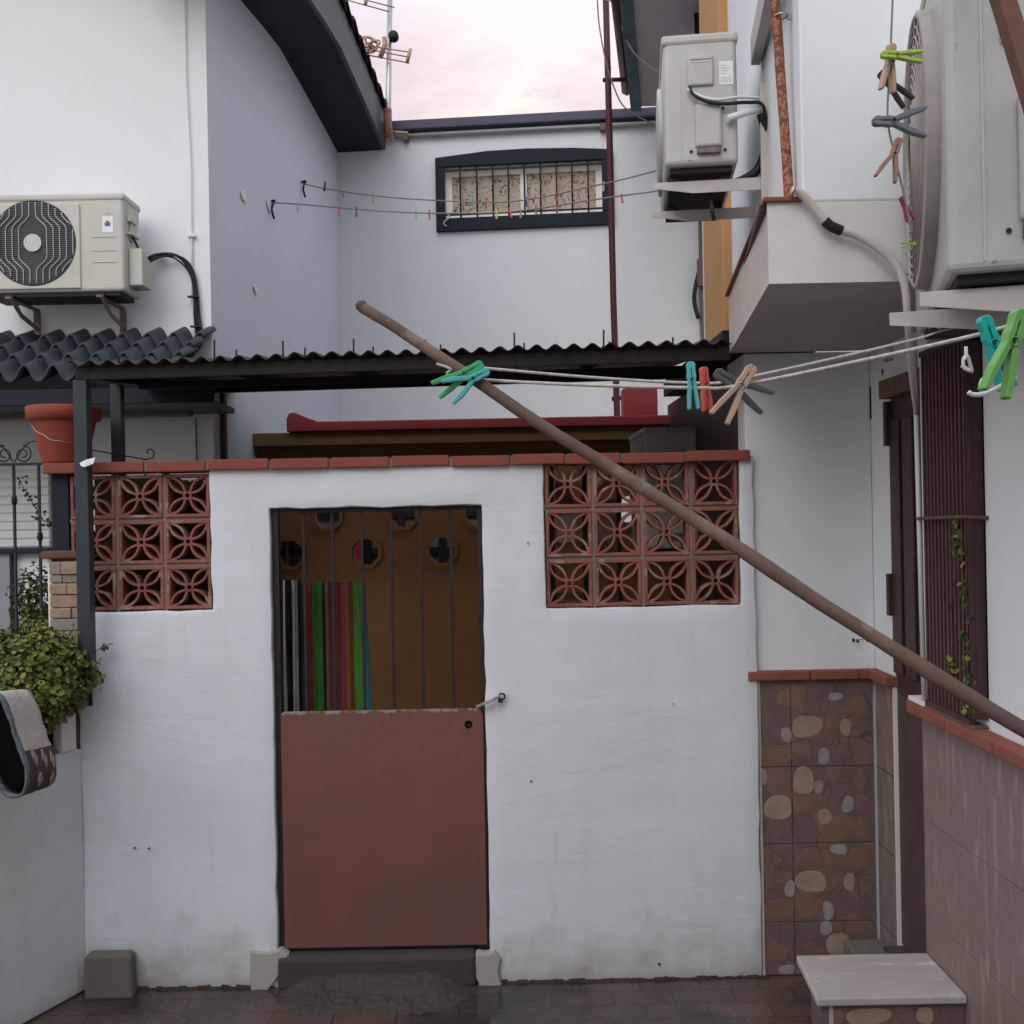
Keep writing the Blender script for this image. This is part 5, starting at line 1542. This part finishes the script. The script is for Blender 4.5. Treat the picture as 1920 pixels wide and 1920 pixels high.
for k in range(12):
    s = .11+k*.09
    for a in (0, 1):
        p0 = pA+LD*(s+(0 if a else .09))+LN*.04+Vector((0,0,zlw+.012)); p1 = pA+LD*(s+(.09 if a else 0))+LN*.04+Vector((0,0,zlw+.15))
        md = pA+LD*(s+.045)+LN*.04+Vector((0,0,zlw+.08))
        b.tube([p0, p0.lerp(md, .5)+LD*(.01 if a else -.01), md, p1.lerp(md, .5)+LD*(-.01 if a else .01), p1], .0055, 4, square=True)
b.build('lattice', M_block, pln)
bc = P(62, 1262, 4.30)
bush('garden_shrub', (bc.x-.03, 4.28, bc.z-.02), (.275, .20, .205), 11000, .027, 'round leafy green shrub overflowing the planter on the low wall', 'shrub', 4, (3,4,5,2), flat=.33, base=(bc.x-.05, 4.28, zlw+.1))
# darker shrubs behind
q = P(62, 1130, 5.1)
bush('dark_shrub', (q.x, 5.1, q.z-.05), (.11, .12, .24), 1100, .028, 'dark dense shrub growing behind the planter beside the stone pier', 'shrub', 8, (6,3,1,0), base=(q.x, 5.1, 0))
q = P(80, 1180, 4.62)
bush('dry_shrub', (q.x, 4.62, q.z-.02), (.12, .06, .10), 420, .026, 'sparse yellowing twigs sprouting above the green shrub', 'shrub', 9, (2,3,3,3), base=(q.x, 4.62, .9))
# climbing twig on the grille
random.seed(21)
f = MB(); tw = curve([P(34, 895, 4.85), P(50, 925, 4.85), P(66, 950, 4.85), P(82, 975, 4.85), P(92, 985, 4.85)])
sm_ = MB().tube(tw, .002, 5)
tg_ = thing('twig', P(92, 985, 4.85), 'thin leafy twig in front of the roller shutter and scroll grille', 'twig')
for p in tw:
    for _ in range(2): leaf(f, p+Vector((random.uniform(-.02,.02), random.uniform(-.01,.01), random.uniform(-.02,.02))), .02, (random.uniform(-1,1), -1, random.uniform(-1,1)), 0)
f.build('foliage', M_lf, tg_, recalc=False); sm_.build('stem', M_stem, tg_)
b = MB(); q = P(192, 1212, 4.40)
sprig = thing('sprig', q, 'small dark sprig poking from the shrub against the white wall', 'sprig')
b.tube([P(175, 1225, 4.35), P(190, 1214, 4.4), P(212, 1206, 4.42)], .0018, 5); b.build('stem', M_stem, sprig)
f = MB()
for _ in range(5): leaf(f, q+Vector((random.uniform(-.012,.012), 0, random.uniform(-.012,.012))), .022, (random.uniform(-1,1), -1, random.uniform(-1,1)), 0)
f.build('foliage', M_lf, sprig, recalc=False)
# creeper on window grille
random.seed(31)
cr = thing('creeper', (gxo-.03, 3.3, 1.95), 'green creeper leaves clinging to the brown window grille', 'creeper')
f = MB()
for (px, py, n_, sp_, wts) in ((1788, 1000, 16, .022, (2,5,4,1)), (1786, 1030, 12, .022, (2,5,3,1)), (1797, 1048, 6, .012, (1,5,3,1)), (1797, 1095, 2, .006, (0,0,1,5)), (1818, 1260, 22, .05, (4,4,2,1)), (1800, 1310, 14, .03, (3,5,2,2)), (1775, 1240, 14, .03, (3,2,1,3)), (1810, 1335, 10, .02, (2,4,3,1)), (1838, 1190, 16, .05, (6,3,1,0)), (1840, 1120, 10, .05, (6,3,1,0))):
    yy = gxo/((px-960)/F)
    c = P(px, py, yy*.985)
    for _ in range(n_):
        leaf(f, Vector((gxo-random.uniform(.004,.02), min(3.56, max(3.235, c.y+random.gauss(0, sp_*.5))), c.z+random.gauss(0, sp_*.9))), random.uniform(.016,.03), (-1, random.uniform(-1,.3), random.uniform(-.5,1)), random.choices((0,1,2,3), wts)[0])
f.build('foliage', M_lf, cr, recalc=False)
MB().tube(curve([(gxo-.012, 3.33, 1.36), (gxo-.014, 3.36, 1.6), (gxo-.012, 3.3, 1.8), (gxo-.014, 3.33, 1.97)]), .002, 5).build('stem', M_stem, cr)

# rug draped at the left edge
def rug():
    r = thing('bath_mat', P(40, 1300, 3.9), 'thick beige mat draped in a fold with dark diamond border at the left edge', 'mat')
    ctrl = [(-70, 1330), (-45, 1312), (-22, 1303), (-5, 1308), (8, 1330), (20, 1368), (33, 1405), (45, 1440), (46, 1468), (36, 1488), (18, 1490), (4, 1478), (-12, 1445), (-25, 1400)]
    near = curve([P(a, c, 3.75) for a, c in ctrl])
    wv = P(58, 1395, 4.02) - P(0, 1408, 3.75)
    n = len(near); m = 10
    vs = []; fs = []
    for i, p in enumerate(near):
        for j in range(m+1):
            vs.append(p + wv*(j/m) + Vector((.004*noise.noise(p*30+Vector((j,0,0))), 0, .004*noise.noise(p*25+Vector((0,j,0))))))
    split = int(n*.47)
    f1 = MB(); f1.v = [Vector(v) for v in vs]; 
    for i in range(n-1):
        for j in range(m):
            a = i*(m+1)+j
            mi = 0 if i < split else 1
            if j == 0: mi = 2
            f1.f.append([a, a+1, a+m+2, a+m+1]); f1.m.append(mi); f1.sm.append(True)
    o = f1.build('mat_cloth', [mat('beige_terry', (.56,.49,.45), .95, c2=(.42,.36,.33), vs=14, bs=1, bscale=120, bd=.006), M_rugd, mat('blue_grey_edge', (.16,.19,.21), .95, c2=(.07,.08,.09), vs=40, amt=1, bs=1, bscale=150)], r, recalc=False)
    md = o.modifiers.new('s', 'SOLIDIFY'); md.thickness = .010; md.offset = -1
    # black filler standing in for the shade inside the fold
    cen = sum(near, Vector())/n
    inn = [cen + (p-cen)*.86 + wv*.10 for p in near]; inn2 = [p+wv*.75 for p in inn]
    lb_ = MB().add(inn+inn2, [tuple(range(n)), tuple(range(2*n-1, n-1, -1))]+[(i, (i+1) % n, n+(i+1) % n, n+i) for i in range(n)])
    lb_.build('fold_shade_fill', M_void, r)
    topc = near[3]*.5+near[4]*.5+Vector((-.02,0,-.022))
    for k_r, f_r in ((0, .25), (1, .8)):
        q_r = topc+wv*f_r
        MB().tube([q_r+Vector((.02,0,0)), q_r+Vector((-.20,.02,-.01)), q_r+Vector((-.34,.10,-.16))], .006, 8).build('hanger_rod', M_iron, r)
    # diamonds
    b = MB()
    for (i, j) in ((split+2, 3), (split+3, 6), (split+9, 4), (split+4, 8.6), (split+10, 8.4)):
        def at(ii, jj):
            ii = max(0, min(n-1.001, ii)); a = int(ii); t = ii-a
            q = near[a].lerp(near[min(a+1, n-1)], t)+wv*(jj/m)
            tg = (near[min(a+1, n-1)]-near[a]).normalized(); nn = tg.cross(wv).normalized()
            if nn.x < 0: nn = -nn
            return q+nn*.013
        b.add([at(i-2.6, j), at(i, j+.7), at(i+2.6, j), at(i, j-.7)], [(0,1,2,3)])
    b.build('diamond_motif', M_fieldst, r, recalc=False, solid=.006)
M_rugd = mat('dark_rug', (.085,.062,.068), .95, c2=(.05,.04,.045), vs=30, bs=1, bscale=150, bd=.004)
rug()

# step slab at bottom right
ys0, ys1 = 3.37, 3.70; zs = .42
stp = thing('entrance_step', (1.2, ys0, 0), 'entrance step with worn pale marble slab on flagstone-tiled block', 'step')
x0f, x0b = X(1532, 1885, ys0), X(1493, 1799, ys1)
b = MB(); b.hexa([(x0f, ys0, zs-.028), (RX-.017, ys0, zs-.028), (RX-.017, ys1, zs-.028), (x0b-.0, ys1, zs-.028)], [(x0f, ys0, zs), (RX-.017, ys0, zs), (RX-.017, ys1, zs), (x0b, ys1, zs)])
b.build('marble_slab', M_marble, stp, bevel=.006)
b = MB(); b.hexa([(x0f+.02, ys0+.025, 0), (RX-.018, ys0+.025, 0), (RX-.018, ys1, 0), (x0b+.05, ys1, 0)], [(x0f+.02, ys0+.025, zs-.029), (RX-.018, ys0+.025, zs-.029), (RX-.018, ys1, zs-.029), (x0b+.05, ys1, zs-.029)])
pm2 = b
for (cx, cy, rx_, rz_, m) in ((700, 1880, 115, 45, 0), (1000, 1875, 42, 48, 0), (530, 1880, 40, 40, 2)):
    pebble(1380+cx*S, 1240+cy*S, rx_*S, rz_*S, m, y=ys0+.024, mb=pm2)
b.build('step_block', [M_flag, M_pebt, M_pebg, M_pebo], stp)
MB().box(x0f+.045, x0f+.058, ys0+.0225, ys0+.024, 0, zs-.03).build('trim_strip', M_marble, stp)
b = MB(); q0 = P(1604, 1780, 4.33)
b.box(1.34, 1.50, 4.16, 4.36, 0, .20)
tag(b.build('tile_kerb', M_conc2, origin=(1.34, 4.16, 0), bevel=.006), 'low tiled ledge tucked in the corner behind the marble step', 'ledge')

# ------------------------------------------------------------------ pipes on right house
tag(MB().tube(curve([P(1447, -60, 3.25), P(1458, 60, 3.25), P(1464, 150, 3.25), P(1473, 270, 3.22), P(1480, 382, 3.2)]), .0155, 12).build('rusty_pipe', M_rust, origin=P(1480, 382, 3.2)), 'orange rusted pipe standing on the ledge of the overhang', 'pipe')
b = MB(); q = P(1465, 30, 3.24)
b.tube([q+Vector((.019*math.cos(t), .019*math.sin(t), 0)) for t in [i*math.pi/8 for i in range(17)]], .004, 6)
b.box(q.x+.017, q.x+.075, q.y-.004, q.y+.004, q.z-.012, q.z+.012)
tag(b.build('pipe_clamp', M_galv, origin=q, bevel=.001), 'small metal clamp around the top of rusted pipe', 'clamp')
hs = thing('conduit_hose', P(1700, 560, 3.0), 'cream flexible conduit curving over the white wall with black tape joint', 'hose')
hp = curve([P(1484, 356, 3.07), P(1502, 363, 3.07), P(1525, 388, 3.07), P(1550, 418, 3.07), P(1572, 431, 3.07), P(1610, 443, 3.07), P(1650, 468, 3.06), P(1682, 500, 3.05), P(1697, 540, 3.04), P(1702, 600, 3.05), P(1706, 660, 3.15), P(1711, 720, 3.3), P(1718, 775, 3.45)])
MB().tube(hp, [.0125 if k < len(hp)*.6 else .0125-.0055*(k-len(hp)*.6)/(len(hp)*.4) for k in range(len(hp))], 10).build('conduit', M_pvc, hs)
MB().tube(curve([P(1546, 414, 3.07), P(1558, 424, 3.07), P(1578, 433, 3.07)]), .0155, 10).build('tape_joint', M_tape, hs)
for px, py in ((1487, 357), (1684, 503)):
    MB().tube([P(px-4, py+9, 3.045), P(px+5, py-9, 3.045)], .004, 6).build('clip', M_galv, hs)
q0 = P(1714, 640, 3.60); q1 = P(1733, 1312, 3.60)
b = MB().tube([q0, q1], .0085, 10)
tag(b.build('drain_pipe', M_pvcw, origin=q1), 'straight thin white drain pipe between brown door and window grille', 'pipe')
tag(MB().box(RX-.06, RX-.002, 3.58, 3.72, 1.308, 1.325).build('white_saddle', M_frame, origin=(RX-.06, 3.58, 1.308), bevel=.003), 'small white filler strip under the drain pipe on the coping', 'filler')
# lamp under the overhang and hinge slot, leaf
lp = P(1672, 695, 4.35)
lmp = thing('outdoor_lamp', lp, 'small dark hanging lamp under the overhang behind the clothesline', 'lamp')
MB().lathe([(.010, lp.z+.05), (.03, lp.z+.035), (.042, lp.z), (.038, lp.z-.03), (.015, lp.z-.04)], (lp.x, lp.y, 0), 16).build('shade', M_brownl, lmp)
MB().tube([lp+Vector((0,0,.05)), P(1672, 640, 4.35)], .005, 6).build('rod', M_black, lmp)
tag(MB().tube([P(1633, 725, YR-.004), P(1634, 785, YR-.004)], .006, 6).build('wall_slot', M_black, origin=P(1633, 785, YR)), 'narrow dark metal strip on the white wall above the door', 'strip')
q = P(1608, 1200, YR-.02); f = MB(); random.seed(2)
for dx, dz in ((-.012, .004), (.006, .0)): leaf(f, q+Vector((dx, 0, dz)), .028, (.6, -.7, .5), 0)
dl = thing('dry_leaf', q, 'dry curled leaf caught on the white wall below the wooden prop', 'leaf')
f.build('leaf_blade', [M_stem], dl, recalc=False)
MB().tube([q, q+Vector((.03, 0, .004)), q+Vector((.045, 0, -.012))], .0015, 4).build('stalk', M_stem, dl)

# ------------------------------------------------------------------ wooden prop and clotheslines
A_ = P(680, 577, 1.75); B_ = P(1920, 1360, 1.15)
D_ = (B_-A_)
C_ = A_+D_*1.55
pts = [A_+D_*t+Vector((0, 0, -.006*math.sin(math.pi*t/1.55)))+Vector((0,0,.0022*math.sin(t*13)+.001*math.sin(t*31))) for t in [i*1.55/24 for i in range(25)]]
pr = thing('wooden_prop', C_, 'long weathered wooden pole propping the clothesline diagonally across the yard', 'wooden pole')
MB().tube([A_-D_*.004]+pts, [.0078]+[.0091+.0004*math.sin(i*1.9)+.0004*math.sin(i*4.1+1) for i in range(25)], 14).build('pole', M_wood, pr)
MB().lathe([(.003,-.009), (.0092,-.004), (.0104,.003), (.007,.009)], A_+Vector((-.002,0,.002)), 12).build('worn_tip', M_wood, pr)
def on_prop(px):
    lo, hi = 0, 1.5
    for _ in range(40):
        m = (lo+hi)/2; p = A_+D_*m
        x = 960+((p.x)*CT-(p.z-CAMZ)*ST)/p.y*F
        if x < px: lo = m
        else: hi = m
    return A_+D_*lo
pp = on_prop(872)
s1 = curve([pp+Vector((.01,-.012,.006)), P(905, 690, pp.y-.005), P(1100, 707, 1.62), P(1300, 718, 1.62), P(1400, 708, 1.62), P(1700, 640, 1.9), P(1760, 622, 2.6), P(1800, 612, 2.72)])
tag(MB().tube(s1, .0023, 8).build('clothesline', M_rope, origin=pp), 'upper strand of white clothesline running from the prop to the bracket', 'clothesline', 'white clothesline strands')
s2 = curve([pp+Vector((.01,-.013,-.006)), P(905, 712, pp.y-.006), P(1100, 722, 1.55), P(1300, 727, 1.50), P(1390, 722, 1.48), P(1700, 658, 1.30), P(1890, 612, 1.22), P(1990, 570, 1.18)])
tag(MB().tube(s2, .0026, 8).build('clothesline', M_rope, origin=pp+Vector((0,0,-.01))), 'lower strand of white clothesline running from the prop past the near pegs', 'clothesline', 'white clothesline strands')
tag(MB().tube(curve([P(818, 682, pp.y-.013), P(845, 692, pp.y-.014), P(838, 702, pp.y-.010), P(872, 712, pp.y-.012)]), .002, 6).build('cord_loop', M_rope, origin=pp), 'loop of white cord knotted round the wooden prop', 'cord')
peg(868, 703, pp.y-.022, 62, .083, 'green', 'bright green peg clipped where the prop meets the line', tilt=5)
peg(884, 712, pp.y-.034, 63, .072, 'ptl', 'turquoise peg crossing the green one at the prop', open_=.45)
peg(1297, 716, 1.50, -3, .068, 'ptl', 'pale turquoise peg hanging upright next to the red peg', yaw=0, open_=.10)
peg(1322, 723, 1.57, -5, .066, 'red', 'red peg hanging beside the pale turquoise peg', yaw=20, open_=.10)
peg(1382, 722, 1.50, -58, .088, 'grey', 'dark grey peg crossing behind the wooden peg on the line', open_=.30)
peg(1385, 728, 1.46, 34, .088, 'wood', 'pale wooden peg crossing over the grey peg on the line', open_=.22)
peg(1862, 650, 1.21, -18, .088, 'teal', 'large teal peg behind the near green peg', yaw=0, open_=.08)
peg(1893, 648, 1.17, 20, .100, 'sage', 'large leaf-green peg nearest the right frame edge', open_=.20, yaw=8)
peg(1755, 583, 2.75, 5, .08, 'ptl', 'teal peg half hidden between the two bracket arms')
hk = thing('plastic_hook', P(1850, 735, 1.2), 'white plastic hook dangling below the teal and green pegs', 'hook')
MB().tube(curve([P(1905, 705, 1.2), P(1880, 722, 1.2), P(1848, 738, 1.2), P(1825, 740, 1.2), P(1816, 735, 1.2)]), .0028, 8).build('hook', M_pvcw, hk)
MB().tube(curve([P(1858, 705, 1.21), P(1842, 712, 1.21), P(1838, 728, 1.21), P(1846, 738, 1.21), P(1862, 730, 1.21)]), .0022, 8).build('loop', M_pvcw, hk)
hk = thing('plastic_hook', P(1812, 680, 1.28), 'small cream hook hanging from the lower line before the grille', 'hook')
MB().tube(curve([P(1811, 650, 1.28), P(1811, 668, 1.28), P(1806, 676, 1.28), P(1808, 690, 1.28), P(1818, 695, 1.28)]), .0022, 8).build('hook', M_pvcw, hk)
MB().tube(curve([P(1806, 672, 1.285), P(1814, 668, 1.285), P(1818, 680, 1.285), P(1822, 697, 1.285), P(1812, 690, 1.285), P(1803, 686, 1.285)]), .0022, 8).build('clasp', M_pvc, hk)
tag(MB().tube(curve([P(1662, 652, 2.0), P(1672, 646, 2.0), P(1668, 664, 2.0), P(1658, 676, 2.0), P(1674, 672, 2.0)]), .003, 6).build('vine_tendril', M_stem, origin=P(1668, 664, 2.0)), 'dark twisted tendril tangled round the upper clothesline strand', 'tendril')
# vertical line with pegs before the near unit
yv = 2.18
v1 = curve([P(1676, -60, yv), P(1672, 40, yv), P(1669, 110, yv), P(1664, 210, yv), P(1668, 250, yv), P(1682, 310, yv), P(1697, 375, yv), P(1712, 440, yv)])
tag(MB().tube(v1, .0020, 6).build('hanging_line', M_thin, origin=P(1676, -60, yv)), 'dark hanging line with pegs dropping in front of the round fan guard', 'line')
peg(1668, 120, yv-.01, 8, .100, 'wood', 'pinkish wooden peg hanging topmost on the dark vertical line', yaw=20)
peg(1684, 104, yv-.03, -86, .085, 'lime', 'lime green peg clipped sideways on the dark vertical line', open_=.16)
peg(1672, 160, yv+.02, -42, .090, 'dark', 'dark maroon peg slanting below the topmost wooden peg')
peg(1678, 228, yv-.02, -88, .110, 'slate', 'slate grey peg clipped sideways on the dark vertical line', open_=.45)
peg(1675, 292, yv-.01, 20, .090, 'browns', 'brown wooden peg hanging lowest on the dark vertical line', open_=.40)
peg(1697, 388, yv+.02, -22, .055, 'pink', 'pink peg at the edge of the round fan guard')
peg(1706, 458, yv+.2, 85, .035, 'lime', 'small lime peg half hidden behind the round fan guard')
tag(MB().tube(curve([P(1700, 470, 2.9), P(1706, 500, 2.9), P(1700, 515, 2.9)]), .004, 6).build('cord', plastic('green_cord', (.15,.35,.2)), origin=P(1700, 470, 2.9)), 'short green cord below the round fan guard', 'cord')
# slanting brown timber at upper right corner
pa, pb = P(1862, -60, 2.05), P(1935, 175, 1.95)
pa, pb = pa+(pa-pb)*1.2, pb+(pb-pa)*.5+Vector((.18, 0, 0))*0
tag(MB().tube([pa, pb], .024, 4, square=True).build('timber_batten', mat('brown_batten', (.16,.07,.05), .7, c2=(.09,.04,.03), vs=9, amt=.8, bs=.5), origin=pb, bevel=.002), 'reddish brown timber batten slanting across the upper right corner', 'batten')

# far clotheslines on the rear wall
def hit_side(px, py):
    u = (px-960)/F*CT + (960-py)/F*ST
    return P(px, py, 1.9414/(.046-u))
h1, h2_ = hit_side(566, 343), hit_side(507, 380)
def farline(h, mids, label, grp='far washing lines'):
    pts = [h]+[P(a, c, y) for a, c, y in mids]
    o = MB().tube(curve(pts), .0045, 5).build('washing_line', M_thin, origin=h)
    return tag(o, label, 'washing line', grp), pts
farline(h1, [(600, 352, 7.9), (700, 367, 7.5), (820, 376, 7.2), (960, 378, 6.8), (1130, 345, 6.2), (1238, 318, 5.9), (1352, 285, 5.35)], 'upper thin washing line strung before the barred window')
farline(h2_, [(560, 383, 6.95), (700, 395, 6.7), (820, 400, 6.5), (960, 397, 6.2), (1090, 378, 5.9), (1165, 367, 5.7), (1238, 357, 5.5), (1352, 335, 5.32)], 'lower thin washing line strung before the barred window')
for hh_, lb in ((h1, 'small dark hook holding the upper far washing line'), (h2_, 'small dark hook with frayed end holding the lower far washing line')):
    b = MB(); q = hh_
    b.tube([q+Vector((-.03,0,0)), q+Vector((.035,-.02,.008))], .009, 6)
    b.tube(curve([q+Vector((.035,-.02,.008)), q+Vector((.015,-.03,-.05)), q+Vector((.03,-.03,-.12))]), .008, 5)
    tag(b.build('line_hook', M_black, origin=q), lb, 'hook')
far = [(610, 345, 7.85, 'dark', 'dark peg just right of the upper wall hook', 12), (640, 358, 7.75, 'green', 'green peg near the lavender wall corner on the upper far line', -20), (699, 366, 7.5, 'pale', 'pale peg on the upper far line over white wall', 0),
       (558, 385, 6.95, 'pale', 'pale peg nearest the lower wall hook', 0), (636, 391, 6.8, 'red', 'red peg at the wall corner on the lower far line', 0), (668, 393, 6.75, 'grey', 'grey peg right of the wall corner on the lower far line', 0), (780, 399, 6.6, 'pale', 'pale peg left of the window surround', 0), (805, 398, 6.55, 'red', 'red peg just left of the slate window surround', 0),
       (886, 374, 7.0, 'green', 'green peg before the left window pane', 0), (911, 376, 6.95, 'red', 'red peg before the left window pane', 0), (931, 397, 6.25, 'lime', 'yellow-green peg below the left window pane', 0), (955, 395, 6.2, 'red', 'red peg below the window centre', -12), (976, 395, 6.2, 'pale', 'pale peg below the window centre bar', 0), (986, 374, 6.75, 'blue', 'dark blue peg before the window centre bar', 0), (1005, 390, 6.1, 'browns', 'brown peg before the right window pane', 0), (1048, 366, 6.5, 'red', 'red peg high before the right window pane', 20), (1044, 388, 6.0, 'pink', 'pink peg below the right window pane', 0), (1132, 345, 6.2, 'pale', 'cream peg on the right part of the slate surround', 4), (1165, 368, 5.7, 'red', 'red peg right of the maroon pole', -8)]
for px, py, y, c, lb, an in far:
    minipeg(P(px, py-2, y), 18/F*y, c, lb, an)
# thin sagging telephone wires
tag(MB().tube(curve([P(1120, 0, 8.0), P(1124, 50, 8.0), P(1135, 110, 8.0), P(1150, 160, 8.0), P(1175, 205, 8.0), P(1240, 240, 8.0)]), .006, 5).build('sagging_cable', M_thin, origin=P(1175, 205, 8.0)), 'thin cable sagging beside the maroon pole against the sky', 'cable')
tag(MB().tube(curve([P(1160, 10, 7.6), P(1166, 50, 7.6), P(1190, 100, 7.4), P(1240, 140, 7.0)]), .006, 5).build('sagging_cable', M_thin, origin=P(1190, 100, 7.4)), 'pale cable crossing the teal fascia of high eave', 'cable')
b = MB(); b.tube([P(1130, -8, 7.6), P(1168, 6, 7.4), P(1240, -20, 7.0)], .02, 6)
tag(b.build('line_bracket', M_arm, origin=P(1168, 6, 7.4)), 'pale metal bracket end poking in at the top beside the maroon pole', 'bracket')
